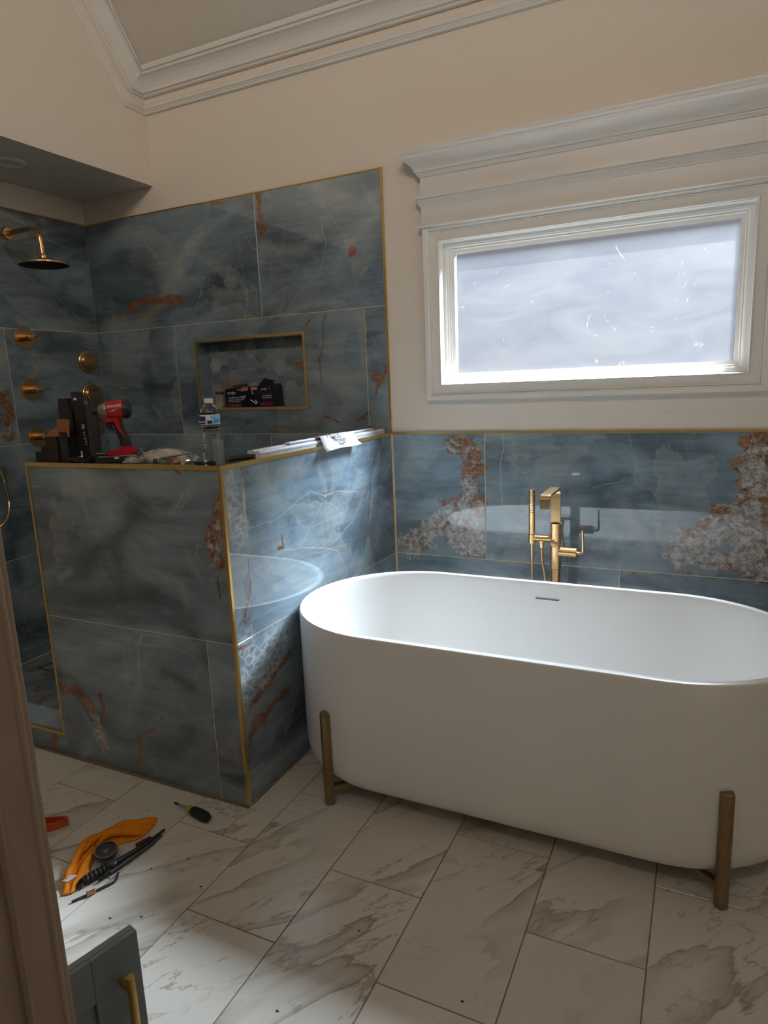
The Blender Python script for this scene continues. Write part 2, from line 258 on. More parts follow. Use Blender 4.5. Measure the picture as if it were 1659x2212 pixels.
def clear_face():
    t = NT('clear outer face of the glass'); a_ = t.node('ShaderNodeBsdfTransparent', {0: (.97, .98, .98, 1)}); g_ = t.node('ShaderNodeBsdfGlossy', {0: (1, 1, 1, 1), 'Roughness': .05})
    t.l.new(t.node('ShaderNodeMixShader', (.04, a_, g_)), t.out.inputs[0]); return t.m
M['clearface'] = clear_face()
class Face:
    """one tiled face of the room: every slab gets the marks that fall on it"""
    def __init__(s, name, axis, key, seed): s.name, s.axis, s.key, s.seed, s.c = name, axis, key, seed, {}
    def mat(s, u0=9, u1=9, v0=9, v1=9):
        L = []
        for kind, rad, pts in FEAT[s.key]:
            e = rad + .07
            for a, b in zip(pts, pts[1:]):
                if max(a[0], b[0]) + e > u0 and min(a[0], b[0]) - e < u1 and max(a[1], b[1]) + e > v0 and min(a[1], b[1]) - e < v1: L.append((kind, rad, (a, b)))
        k = tuple(L)
        if k not in s.c: s.c[k] = onyx(s.name, s.axis, L, s.seed)
        return s.c[k]
OB = Face('blue onyx on the tub wall', 0, 'back', 1.0)
ORR = Face('blue onyx on the half wall side', 1, 'right', 3.2)
OF = Face('blue onyx on the half wall front', 0, 'front', 5.1)
OS = Face('blue onyx on the shower wall', 0, 'shower', 7.7)
OL = Face('blue onyx on the left shower wall', 1, 'left', 9.4)
OH = onyx('onyx hexagon', 0, [], 2.0, True)
MF = floor_marble()

# ---------------------------------------------------------------- mesh helpers
def frame(d):
    d = Vector(d).normalized(); a = Vector((0, 0, 1)) if abs(d.z) < .95 else Vector((1, 0, 0))
    x = a.cross(d).normalized(); y = d.cross(x); return x, y, d
class MB:
    def __init__(s): s.v = []; s.f = []; s.sm = []
    def add(s, vs, fs, smooth=False):
        o = len(s.v); s.v += [tuple(v) for v in vs]; s.f += [tuple(i + o for i in f) for f in fs]; s.sm += [smooth] * len(fs); return s
    def box(s, x0, x1, y0, y1, z0, z1):
        v = [(x, y, z) for x in (x0, x1) for y in (y0, y1) for z in (z0, z1)]
        return s.add(v, [(0, 1, 3, 2), (4, 6, 7, 5), (0, 4, 5, 1), (2, 3, 7, 6), (0, 2, 6, 4), (1, 5, 7, 3)])
    def bevbox(s, x0, x1, y0, y1, z0, z1, b, axis):
        """tile: a slab whose front rim (axis 'y-' 'x+' 'z+') is chamfered by b"""
        if axis == 'y-': P = lambda u, v, d: (u, y0 + d, v); u0, u1, v0, v1, D = x0, x1, z0, z1, y1 - y0
        elif axis == 'x+': P = lambda u, v, d: (x1 - d, u, v); u0, u1, v0, v1, D = y0, y1, z0, z1, x1 - x0
        elif axis == 'z+': P = lambda u, v, d: (u, v, z1 - d); u0, u1, v0, v1, D = x0, x1, y0, y1, z1 - z0
        ring = lambda i, d: [P(u0 + i, v0 + i, d), P(u1 - i, v0 + i, d), P(u1 - i, v1 - i, d), P(u0 + i, v1 - i, d)]
        v = ring(b, 0) + ring(0, b) + ring(0, D)
        f = [(0, 1, 2, 3), (11, 10, 9, 8)]
        for k in range(4):
            j = (k + 1) % 4; f += [(k, j, 4 + j, 4 + k)[::-1], (4 + k, 4 + j, 8 + j, 8 + k)[::-1]]
        return s.add(v, f)
    def rings(s, rs, cap0=True, cap1=True, closed=False, smooth=True):
        n = len(rs[0]); o = len(s.v); vs = [p for r in rs for p in r]; fs = []
        m = len(rs)
        for i in range(m if closed else m - 1):
            a, b = i * n, ((i + 1) % m) * n
            for k in range(n):
                j = (k + 1) % n; fs.append((a + k, a + j, b + j, b + k))
        s.add(vs, fs, smooth)
        if not closed:
            if cap0: s.add(rs[0], [tuple(range(n))[::-1]])
            if cap1: s.add(rs[-1], [tuple(range(n))])
        return s
    def lathe(s, base, axis, prof, n=24, cap=True, smooth=True, sx=1.0):
        x, y, d = frame(axis); b = Vector(base)
        rs = [[b + d * h + (x * math.cos(2 * PI * k / n) * sx + y * math.sin(2 * PI * k / n)) * r for k in range(n)] for h, r in prof]
        return s.rings(rs, cap, cap, smooth=smooth)
    def cyl(s, a, b, r, r2=None, n=20):
        L = (Vector(b) - Vector(a)).length
        return s.lathe(a, Vector(b) - Vector(a), [(0, r), (L, r if r2 is None else r2)], n)
    def tube(s, pts, r, n=10, cap=True):
        pts = [Vector(p) for p in pts]; rs = []; x = None
        for i, p in enumerate(pts):
            d = (pts[min(i + 1, len(pts) - 1)] - pts[max(i - 1, 0)]).normalized()
            if x is None: x = frame(d)[0]
            x = (x - d * x.dot(d)).normalized(); y = d.cross(x); rr = r[i] if hasattr(r, '__len__') else r
            rs.append([p + (x * math.cos(2 * PI * k / n) + y * math.sin(2 * PI * k / n)) * rr for k in range(n)])
        return s.rings(rs, cap, cap)
    def sweep(s, prof, pts, fn, smooth=False):
        """prof: list of (p,h); fn(i, p, h) gives the 3D point at path station i"""
        n = len(prof); vs = [fn(i, p, h) for i in range(len(pts)) for p, h in prof]; fs = []
        for i in range(len(pts) - 1):
            for k in range(n - 1): fs.append((i * n + k, i * n + k + 1, (i + 1) * n + k + 1, (i + 1) * n + k))
        return s.add(vs, fs, smooth)
    def prism(s, poly, fn, d0, d1, smooth=False):
        n = len(poly); a = [fn(u, v, d0) for u, v in poly]; b = [fn(u, v, d1) for u, v in poly]
        s.add(a + b, [tuple(range(n))[::-1], tuple(range(n, 2 * n))]); s.add(a + b, [(k, (k + 1) % n, n + (k + 1) % n, n + k) for k in range(n)], smooth); return s
    def ball(s, c, r, n=10, sc=(1, 1, 1)):
        rs = [[(c[0] + sc[0] * r * math.sin(t) * math.cos(2 * PI * k / n), c[1] + sc[1] * r * math.sin(t) * math.sin(2 * PI * k / n), c[2] + sc[2] * r * math.cos(t)) for k in range(n)] for t in [PI * (i + .02) / (n // 2 + .04) for i in range(n // 2 + 1)]]
        return s.rings(rs)
    def build(s, name, mat, parent=None, bevel=0, seg=2, world=True, weld=False):
        off = Vector(parent.get('_o', (0, 0, 0))) if (parent is not None and world) else Vector((0, 0, 0))
        me = bpy.data.meshes.new(name); me.from_pydata([tuple(Vector(v) - off) for v in s.v], [], s.f)
        me.polygons.foreach_set('use_smooth', s.sm); me.materials.append(mat); me.update()
        if any(s.sm): me.set_sharp_from_angle(angle=math.radians(32))
        import bmesh
        bm = bmesh.new(); bm.from_mesh(me); bmesh.ops.recalc_face_normals(bm, faces=bm.faces); bm.to_mesh(me); bm.free()
        o = bpy.data.objects.new(name, me); C.objects.link(o)
        if parent is not None: o.parent = parent; o['_o'] = tuple(off)
        if bevel:
            m = o.modifiers.new('bevel', 'BEVEL'); m.width = bevel; m.segments = seg; m.limit_method = 'ANGLE'; m.angle_limit = .6
        return o
def thing(name, label, cat, loc=(0, 0, 0), rotz=0, group=None, kind=None):
    o = bpy.data.objects.new(name, None); C.objects.link(o); o.location = loc; o.rotation_euler = (0, 0, rotz)
    o.empty_display_size = .05; o['_o'] = tuple(loc); return tag(o, label, cat, group, kind)
def tag(o, label=None, cat=None, group=None, kind=None):
    if label: o['label'] = label
    if cat: o['category'] = cat
    if group: o['group'] = group
    if kind: o['kind'] = kind
    return o
def copy_tree(o, parent=None):
    c = o.copy(); C.objects.link(c)
    if parent is not None: c.parent = parent
    for ch in [k for k in list(bpy.data.objects) if k.parent == o]: copy_tree(ch, c)
    return c
def bez(P, n=12):
    """smooth curve through points (Catmull-Rom)"""
    P = [Vector(p) for p in P]; Q = [P[0] * 2 - P[1]] + P + [P[-1] * 2 - P[-2]]; out = []
    for i in range(1, len(Q) - 2):
        for k in range(n):
            u = k / n; a, b, c, d = Q[i - 1:i + 3]
            out.append(.5 * ((2 * b) + (c - a) * u + (2 * a - 5 * b + 4 * c - d) * u * u + (3 * b - a - 3 * c + d) * u ** 3))
    return out + [P[-1]]
def text(name, body, size, mat, parent, origin, xd, yd, shear=0, extrude=.0002, align='LEFT'):
    """flat lettering as a mesh, in the plane spanned by xd (reading direction) and yd (up)"""
    cu = bpy.data.curves.new(name, 'FONT'); cu.body = body; cu.size = size; cu.shear = shear; cu.align_x = align; cu.extrude = extrude; cu.space_line = .8
    to = bpy.data.objects.new(name, cu); C.objects.link(to)
    dg = bpy.context.evaluated_depsgraph_get(); me = bpy.data.meshes.new_from_object(to.evaluated_get(dg)); bpy.data.objects.remove(to)
    x = Vector(xd).normalized(); y = Vector(yd).normalized(); z = x.cross(y); off = Vector(parent.get('_o', (0, 0, 0)))
    o3 = Vector(origin) - off
    for v in me.vertices: v.co = o3 + x * v.co.x + y * v.co.y + z * v.co.z
    me.materials.clear(); me.materials.append(mat); me.name = name
    o = bpy.data.objects.new(name, me); C.objects.link(o); o.parent = parent; return o

# ---------------------------------------------------------------- the room
H = 0.614            # one course of wall tile with its joint
G = 0.0015           # half a joint
S = 'structure'
def grid_wall(xs, zs, holes, y0, y1):
    b = MB()
    for xa, xb in zip(xs, xs[1:]):
        for za, zb in zip(zs, zs[1:]):
            cx, cz = (xa + xb) / 2, (za + zb) / 2
            if not any(h[0] < cx < h[1] and h[2] < cz < h[3] for h in holes): b.box(xa, xb, y0, y1, za, zb)
    return b
WIN = (.284, 1.553, 1.460, 2.095); NI = (-1.19, -.485, 1.372, 1.740)
wb = grid_wall([-2.1, NI[0], NI[1], WIN[0], WIN[1], 3.0], [-.06, NI[2], WIN[2], NI[3], WIN[3], 4.5], [WIN, NI], .006, .09).build('wall_back', M['wall'])
tag(wb, 'warm white back wall with the tub window above blue onyx tiling', 'wall', kind=S)
# grout beds behind the tiles
grid_wall([-1.945, NI[0], NI[1], 0], [0, NI[2], NI[3], 4 * H], [NI], .0009, .007).build('grout_bed', M['grout'], wb)
MB().box(0, 3.0, .0009, .007, 0, 2 * H).build('grout_bed', M['grout'], wb)
def wtile(x0, x1, z0, z1, mat, parent=wb, y=0.0):
    return MB().bevbox(x0 + G, x1 - G, y, y + .006, z0 + G, z1 - G, .0008, 'y-').build('tile', mat.mat(x0, x1, z0, z1), parent)
# tub wall, two courses
for x0, x1 in ((.008, .483), (.483, 1.702), (1.702, 2.921), (2.921, 3.0)): wtile(x0, x1, H, 2 * H - .004, OB)
for x0, x1 in ((.008, 1.099), (1.099, 2.318), (2.318, 3.0)): wtile(x0, x1, 0, H, OB)
# shower back wall, four courses
wtile(-1.945, -.726, 3 * H, 4 * H - .003, OS); wtile(-.726, -.006, 3 * H, 4 * H - .003, OS)
wtile(-1.945, -1.339, 2 * H, 3 * H, OS); wtile(-.120, -.006, 2 * H, 3 * H, OS)
def niche_tile(x0, x1, z0, z1):
    """slab with the niche cut out of it: built as a ring of boxes in one mesh"""
    a, b, c, d = NI; q = MB(); x0 += G; x1 -= G; z0 += G; z1 -= G
    for bx in ((x0, a, z0, z1), (b, x1, z0, z1), (a, b, z0, c), (a, b, d, z1)): q.box(bx[0], bx[1], 0, .006, bx[2], bx[3])
    return q
MBn = niche_tile(-1.339, -.120, 2 * H, 3 * H); MBn.build('tile', OS.mat(-1.339, -.12, 2 * H, 3 * H), wb)
for x0, x1 in ((-1.945, -.726), (-.726, -.006)): wtile(x0, x1, H, 2 * H, OS)
for x0, x1 in ((-1.945, -1.339), (-1.339, -.120), (-.120, -.006)): wtile(x0, x1, .03, H, OS)
# niche: side slabs, hexagon back, gold frame
nb = MB()
a, b_, c_, d_ = NI
nb.box(a, a + .004, 0.003, .1, c_, d_); nb.box(b_ - .004, b_, .003, .1, c_, d_); nb.box(a, b_, .003, .1, c_, c_ + .003); nb.box(a, b_, .003, .1, d_ - .004, d_)
nb.build('niche_lining', OS.mat(), wb)
MB().box(a, b_, .1005, .108, c_, d_).build('niche_back', M['hexgrout'], wb)
def hexes(cx0, cy0, R, u0, u1, v0, v1, fn, d0, d1, mat, parent, flat_top=True, swap=False):
    """hexagon tiles clipped to a rectangle, each its own object"""
    pitch = R * math.sqrt(3); n = 0
    i0 = int((u0 - cx0) / (1.5 * R)) - 2; i1 = int((u1 - cx0) / (1.5 * R)) + 2
    j0 = int((v0 - cy0) / pitch) - 2; j1 = int((v1 - cy0) / pitch) + 2
    for i in range(i0, i1 + 1):
        for j in range(j0, j1 + 1):
            cx = cx0 + 1.5 * R * i; cy = cy0 + pitch * (j + (.5 if i % 2 else 0)); r = R - .0021
            P = [(cx + r * math.cos(PI / 3 * k), cy + r * math.sin(PI / 3 * k)) for k in range(6)]
            for ax, lim, sg in ((0, u0, 1), (0, u1, -1), (1, v0, 1), (1, v1, -1)):
                Q = []
                for k in range(len(P)):
                    p, q = P[k], P[(k + 1) % len(P)]; ip = (p[ax] - lim) * sg >= 0; iq = (q[ax] - lim) * sg >= 0
                    if ip: Q.append(p)
                    if ip != iq:
                        t = (lim - p[ax]) / (q[ax] - p[ax]); Q.append((p[0] + t * (q[0] - p[0]), p[1] + t * (q[1] - p[1])))
                P = Q
                if len(P) < 3: break
            if len(P) < 3: continue
            A = abs(sum(P[k][0] * P[(k + 1) % len(P)][1] - P[(k + 1) % len(P)][0] * P[k][1] for k in range(len(P)))) / 2
            if A < .0002: continue
            MB().prism(P, fn, d0, d1).build('hexagon_tile', mat, parent); n += 1
    return n
hexes(-.826, 1.651, .0425, a, b_, c_, d_, lambda u, v, d: (u, d, v), .098, .102, OH, wb)
gw = .013
fr = MB()
prof_fr = [(0, .004), (0, -.003), (gw, -.003), (gw, .001)]
cor = [(a, c_, -1, -1), (b_, c_, 1, -1), (b_, d_, 1, 1), (a, d_, -1, 1), (a, c_, -1, -1)]
for k in range(4):
    MB().sweep(prof_fr, [0, 1], lambda i, p, h: (cor[k + i][0] + cor[k + i][2] * p, h, cor[k + i][1] + cor[k + i][3] * p)).build('gold_edge', M['gold'], wb)
# gold edge strips on the back wall
g = .0045
MB().box(-1.945, .002, -.003, .005, 4 * H - .002, 4 * H + .004).build('gold_edge', M['gold'], wb)
MB().box(-.004, .005, -.004, .006, 2 * H + .004, 4 * H + .004).build('gold_edge', M['gold'], wb)
MB().box(.001, 3.0, -.004, .006, 2 * H - .003, 2 * H + .006).build('gold_edge', M['gold'], wb)
MB().box(.001, .006, -.0015, .004, .0, 2 * H - .004).build('gold_edge', M['grout'], wb)

# left shower wall
wl = MB().box(-2.1, -1.9475, -4.6, .006, -.06, 2.59).build('wall_left', M['wall'])
tag(wl, 'left shower wall in blue onyx tile below a warm white band', 'wall', kind=S)
MB().box(-1.9475, -1.9419, -1.8, 0, 0, 4 * H - .01).build('grout_bed', M['grout'], wl)
for k, cuts in enumerate(((-1.83, -1.22, -.0), (-1.83, -.93, 0), (-1.83, -.61, 0), (-1.83, -1.2, 0))):
    for y0, y1 in zip(cuts, cuts[1:]):
        z0 = .03 if k == 0 else k * H
        MB().bevbox(-1.947, -1.945 + .004, y0 + G, y1 - G, z0 + G, (k + 1) * H - G - (.003 if k == 3 else 0), .0008, 'x+').build('tile', OL.mat(y0, y1, z0, (k + 1) * H), wl)
MB().box(-1.946, -1.938, -1.83, 0, 4 * H - .002, 4 * H + .004).build('gold_edge', M['gold'], wl)
# bulkhead over the shower: soffit and upper left wall
bk = MB().box(-2.1, -1.392, -4.6, .006, 2.592, 4.5).build('wall_left_upper', M['wall'])
tag(bk, 'warm white bulkhead hanging over the shower on the left', 'wall', kind=S)

# ceiling: slopes up from the window wall, then runs flat
CP = [(.06, 2.988), (-1.10, 4.474), (-4.7, 4.474), (-4.7, 4.6), (-1.13, 4.6), (.06, 3.08)]
cl = MB().prism(CP, lambda u, v, d: (d, u, v), -1.40, 3.1).build('ceiling', M['ceil'])
tag(cl, 'grey sloped ceiling framed by crown moulding', 'ceiling', kind=S)
# right and front walls, outside the picture, with openings added for the fill lamps
def wall_hole(axis, c0, c1, u0, u1, z0, z1, hole, name, label):
    b = MB(); us = [u0, hole[0], hole[1], u1]; zs = [z0, hole[2], hole[3], z1]
    for i in range(3):
        for j in range(3):
            if i == 1 and j == 1: continue
            if axis == 'x': b.box(c0, c1, us[i], us[i + 1], zs[j], zs[j + 1])
            else: b.box(us[i], us[i + 1], c0, c1, zs[j], zs[j + 1])
    return tag(b.build(name, M['wall']), label, 'wall', kind=S)
wall_hole('x', 3.0, 3.12, -4.7, .09, -.06, 4.6, (-2.75, -1.65, 2.65, 3.95), 'wall_right', 'warm white right wall with an opening for the added fill lamp, outside the picture')
wall_hole('y', -4.72, -4.6, -2.1, 3.0, -.06, 4.6, (.33, 2.07, 3.95, 4.39), 'wall_front', 'warm white wall behind the viewer with an opening for the added fill lamp')

# floor of marble planks
fl = MB().box(-2.1, 3.0, -4.6, .0, -.06, -.0022).build('floor', M['fgrout'])
tag(fl, 'white marble-look floor of staggered tan-veined tiles', 'floor', kind=S)
W = .3055; FG = .0016
pool = {}
k0 = -8
for i in range(k0, 9):
    x0 = .4275 + i * W; x1 = x0 + W
    off = -1.784 if i % 2 else -1.4835
    if i % 2 == 0: off = -1.4835
    if x0 < -1.0 and x1 < -.97: lim_hi = -1.336
    for j in range(-6, 5):
        y0 = off + j * .608; y1 = y0 + .608
        xa, xb = max(x0, -1.94), min(x1, 3.0); ya, yb = max(y0, -4.58), min(y1, 0.0)
        if xb - xa < .02 or yb - ya < .02: continue
        if xb <= .01:
            yb = min(yb, -1.334)
            if yb - ya < .03: continue
        elif xa < 0 < xb and yb > -1.334:
            # plank meeting the end of the half wall: cut around it
            MB().bevbox(max(xa, .001) + FG, xb - FG, ya + FG, yb - FG, -.008, 0, .0012, 'z+').build('floor_tile', MF, fl)
            if ya < -1.36: MB().bevbox(xa + FG, .001 - FG * 0, ya + FG, -1.334, -.008, 0, .0012, 'z+').build('floor_tile', MF, fl)
            continue
        MB().bevbox(xa + FG, xb - FG, ya + FG, yb - FG, -.008, 0, .0012, 'z+').build('floor_tile', MF, fl)

# shower floor of hexagons, curb
sf = MB().box(-1.94, -.138, -1.19, .0, -.002, .026).build('floor_shower', M['hexgrout'])
tag(sf, 'shower floor of small blue onyx hexagons', 'floor', kind=S)
hexes(-1.75, -.70, .0425, -1.93, -1.40, -1.185, -.01, lambda u, v, d: (u, v, d), .024, .0285, OH, sf)
hexes(-1.75, -.70, .0425, -1.40, -.14, -1.185, -.01, lambda u, v, d: (u, v, d), .024, .0285, OH, sf)
dr = MB(); x0, x1, y0, y1 = -1.80, -1.70, -.80, -.72
for bx in ((x0, x1, y0, y0 + .008), (x0, x1, y1 - .008, y1), (x0, x0 + .008, y0, y1), (x1 - .008, x1, y0, y1)): dr.box(*bx, .028, .0305)
dr.build('drain_frame', M['black'], sf)

# half wall: L of two runs, tiled, with gold edges
HT = 2 * H + .004; FY = -1.322; TH = .132
hw = MB().box(-.932, -.0009, FY + .0009, FY + TH - .004, 0, HT - .01).box(-TH + .004, -.0009, FY + TH - .004, .0, 0, HT - .01).build('wall_half', M['grout'])
tag(hw, 'L-shaped half wall in blue onyx tile with gold edges', 'wall', kind=S)
e = .004
# front face (towards the viewer), upper and lower courses; lower slab runs on under the curb
wtile(-.936 + e, -e, H, HT - .014, OF, hw, FY)
MB().bevbox(-.127 + G, -e, FY, FY + .006, .002, H - G, .0008, 'y-').build('tile', OF.mat(-.127, 0, 0, H), hw)
poly = [(-1.345, .002), (-.127 - G, .002), (-.127 - G, H - G), (-.936 + e, H - G), (-.936 + e, .094), (-1.345, .094)]
MB().prism(poly, lambda u, v, d: (u, d, v), FY, FY + .006).build('tile', OF.mat(-1.345, -.127, 0, H), hw)
# side face (towards the tub)
for y0, y1, z0, z1 in ((FY + e, -1.2165, H, HT - .014), (-1.2165, -.001, H, HT - .014), (FY + e, -.001, .002, H)):
    if z0 == H and y1 > -.1:
        # the large slab carries many marks: two halves of one mesh, each with its own share
        q = MB().box(-.006, 0, y0 + G, -.66, z0 + G, z1 - G).box(-.006, 0, -.66, y1 - G, z0 + G, z1 - G)
        o = q.build('tile', ORR.mat(y0, -.66, z0, z1), hw); o.data.materials.append(ORR.mat(-.66, y1, z0, z1))
        for p_ in o.data.polygons: p_.material_index = int(p_.center.y > -.66)
    else: MB().bevbox(-.006, 0, y0 + G, y1 - G, z0 + G, z1 - G, .0008, 'x+').build('tile', ORR.mat(y0, y1, z0, z1), hw)
# top slabs, end cap, shower side
for x0, x1, y0, y1 in ((-.928, -.136, FY + .008, FY + TH - .003), (-.128, -.008, FY + .008, -.62), (-.128, -.008, -.618, -.001)):
    MB().bevbox(x0, x1, y0, y1, HT - .010, HT - .002, .0008, 'z+').build('tile', OS.mat(), hw)
MB().box(-.938, -.932, FY + e, FY + TH - e, .002, HT - .014).build('tile', OS.mat(), hw)
MB().box(-.932, -.136, FY + TH - .006, FY + TH, .026, HT - .014).build('tile', OS.mat(), hw)
MB().box(-TH - .002, -TH + .004, FY + TH, -.001, .026, HT - .014).build('tile', OS.mat(), hw)
# gold edge strips
gb = .016
MB().box(-.941, .003, FY - .003, FY + .008, HT - gb, HT).build('gold_edge', M['gold'], hw)
MB().box(-.008, .003, FY + .008, -.006, HT - gb, HT).build('gold_edge', M['gold'], hw)
MB().box(-.009, .003, FY - .003, FY + .009, 0.001, HT - gb).build('gold_edge', M['gold'], hw)
MB().box(-.941, -.931, FY - .003, FY + .006, .092, HT - gb).build('gold_edge', M['gold'], hw)
MB().box(-.941, -.931, FY + TH - .006, FY + TH + .002, .026, HT).build('gold_edge', M['gold'], hw)
# curb across the shower entrance
cb = MB().box(-1.944, -.941, FY + .006, -1.19, 0, .090).build('shower_curb', M['grout'])
tag(cb, 'low onyx-topped curb across the shower entrance', 'curb', kind=S)
MB().bevbox(-1.944, -.942, FY + .006, -1.186, .086, .096, .0008, 'z+').build('tile', OF.mat(), cb)
MB().bevbox(-1.944, -1.346, FY, FY + .006, .002, .084, .0008, 'y-').build('tile', OF.mat(), cb)
MB().box(-1.944, -.942, FY - .003, FY + .008, .086, .099).build('gold_edge', M['gold'], cb)
# smear of thinset at the foot of the half wall
q = MB(); rr = random.Random(3)
for k in range(26):
    x = -.20 + rr.random() * .21; y = -1.345 - rr.random() ** 2 * .05; s_ = .004 + rr.random() * .009
    q.ball((x, y, .0015), s_, 7, (1.5, 1.1, .22))
tag(q.build('thinset_crumbs', M['caulk']), 'white thinset crumbs smeared along the foot of the half wall', 'crumbs', kind='stuff')

# window: casing, jamb, sash, glass
def ring(prof, rect, name, mat, parent):
    a, b, c, d = rect; q = [(a, c, -1, -1), (b, c, 1, -1), (b, d, 1, 1), (a, d, -1, 1), (a, c, -1, -1)]
    out = None
    for k in range(4):
        m = MB(); m.sweep(prof, [0, 1], lambda i, p, h: (q[k + i][0] + q[k + i][2] * p, h, q[k + i][1] + q[k + i][3] * p))
        o = m.build(name, mat, parent); out = out or o
    return out
wn = thing('window_1', 'wide low window of dusty frosted glass over the tub', 'window', (.918, 0, 1.46), kind=S)
cas = [(0, .01), (0, -.014), (.003, -.019), (.007, -.019), (.010, -.014), (.040, -.016), (.0425, -.021), (.046, -.022), (.0475, -.018), (.050, -.024), (.0545, -.025), (.0555, -.030), (.073, -.033), (.076, -.030), (.076, .008)]
ring(cas, WIN, 'casing', M['trim'], wn)
ring([(-.001, -.012), (-.001, .032)], WIN, 'jamb', M['trim'], wn)
sh = [(.004, .030), (-.014, .030), (-.014, .037), (-.020, .039), (-.024, .046), (-.030, .046), (-.033, .051), (-.047, .054), (-.047, .085), (.004, .085)]
ring(sh, WIN, 'sash', M['trim'], wn)
MB().box(WIN[0] + .036, WIN[1] - .036, .0605, .0635, WIN[2] + .012, WIN[3] - .036).build('pane', M['pane'], wn)
pn = [o for o in bpy.data.objects if o.name == 'pane'][0]; pn.data.materials.append(M['clearface'])
for p_ in pn.data.polygons: p_.material_index = 0 if p_.normal.y < -.5 else 1
# entablature over the window
t1 = thing('trim_1', 'tall white cornice over the tub window', 'moulding', (.205, 0, 2.16), kind=S)
ent = dict(
    cornice=[(.0, 2.372), (.030, 2.372), (.036, 2.374), (.038, 2.380), (.043, 2.386), (.043, 2.390), (.050, 2.392), (.052, 2.402), (.057, 2.411), (.064, 2.419), (.073, 2.427), (.082, 2.434), (.090, 2.440), (.094, 2.444), (.094, 2.457), (.100, 2.459), (.106, 2.466), (.109, 2.474), (.109, 2.480), (.0, 2.484)],
    frieze=[(.0, 2.160), (.030, 2.160), (.030, 2.376), (0, 2.376)],
    band_moulding=[(0, 2.243), (.030, 2.243), (.034, 2.247), (.034, 2.252), (.038, 2.255), (.040, 2.263), (.043, 2.266), (.046, 2.276), (.053, 2.280), (.053, 2.293), (0.0, 2.296)],
    ledge_moulding=[(0, 2.160), (.046, 2.160), (.048, 2.164), (.046, 2.169), (.036, 2.173), (0, 2.175)])
xr = 1.63
for nm, pr in ent.items():
    st = lambda i, p, h: [(.235 - p, .008, h), (.235 - p, -p, h), (xr - .03 + p, -p, h), (xr - .03 + p, .008, h)][i]
    MB().sweep(pr, [0, 1, 2, 3], st).build(nm, M['trim'], t1)
# crown moulding: up the rake on the left wall, a short level return, then along the window wall
t2 = thing('trim_2', 'two-part white crown moulding below the sloped ceiling', 'moulding', (-1.392, 0, 2.946), kind=S)
TA = math.radians(52.0); ca, sa = math.cos(TA), math.sin(TA); k2 = math.tan(TA / 2)
def crown(i, p, h):
    X = -1.392
    L = 1.75
    if i == 0: return (X + p, -.146 - L * ca + h * sa, 2.946 + L * sa + h * ca)
    if i == 1: return (X + p, min(-.146 + h * k2, -p - .0005), 2.946 + h)
    if i == 2: return (X + p, -p, 2.946 + h)
    return (3.0, -p, 2.946 + h)
lower = [(-.006, -.002), (.006, 0), (.009, .004), (.009, .010), (.013, .014), (.013, .018), (.018, .022), (.020, .036), (.016, .040), (.010, .046), (.0, .047), (-.006, .047)]
upper = [(-.006, .082), (.010, .082), (.014, .086), (.014, .092), (.024, .096), (.026, .106), (.022, .110), (.024, .116), (.028, .130), (.036, .146), (.048, .160), (.056, .166), (.060, .168), (.060, .180), (.070, .182), (.072, .192), (.072, .205)]
MB().sweep(lower, [0, 1, 2, 3], crown).build('lower_moulding', M['trim'], t2)
MB().sweep(upper, [0, 1, 2, 3], crown).build('crown', M['trim'], t2)

# recessed light in the shower soffit
rl = thing('ceiling_light', 'round white recessed light in the shower soffit', 'light', (-1.655, -.655, 2.592))
MB().lathe((-1.655, -.655, 2.5915), (0, 0, -1), [(0, .066), (.008, .064), (.012, .054), (.004, .047), (0, .046)], 32, cap=False).build('trim_ring', M['trim'], rl)
MB().lathe((-1.655, -.655, 2.590), (0, 0, -1), [(0, .045), (.004, .040), (.006, .022), (.0065, .001)], 28).build('lens', M['white'], rl)

pr = MB().box(1.95, 2.07, -4.6, -2.6, 0, 2.6).build('shade_wall_right', M['wall'])  # unseen wall, added to keep the right fill lamp off the left partition
tag(pr, 'unseen wall added on the right to shade the near wall on the left', 'wall', kind=S)
# partition at the left edge of the view, with its corner bead
pt = MB().box(.90, 1.0, -4.6, -2.757, 0, 2.6).build('wall_left_near', M['shaded'])
tag(pt, 'end of a near wall at the left edge, painted brown for its shade, with a corner bead', 'wall', kind=S)
MB().box(.9995, 1.006, -2.790, -2.757, 0, 2.6).build('corner_casing', M['shaded'], pt, bevel=.0015)
MB().cyl((1.006, -2.7645, 0), (1.006, -2.7645, 2.6), .0022, n=10).build('bead', M['shaded'], pt)
MB().box(1.004, 1.0075, -2.790, -2.7875, 0, 2.6).build('bead', M['shaded'], pt, bevel=.0008)

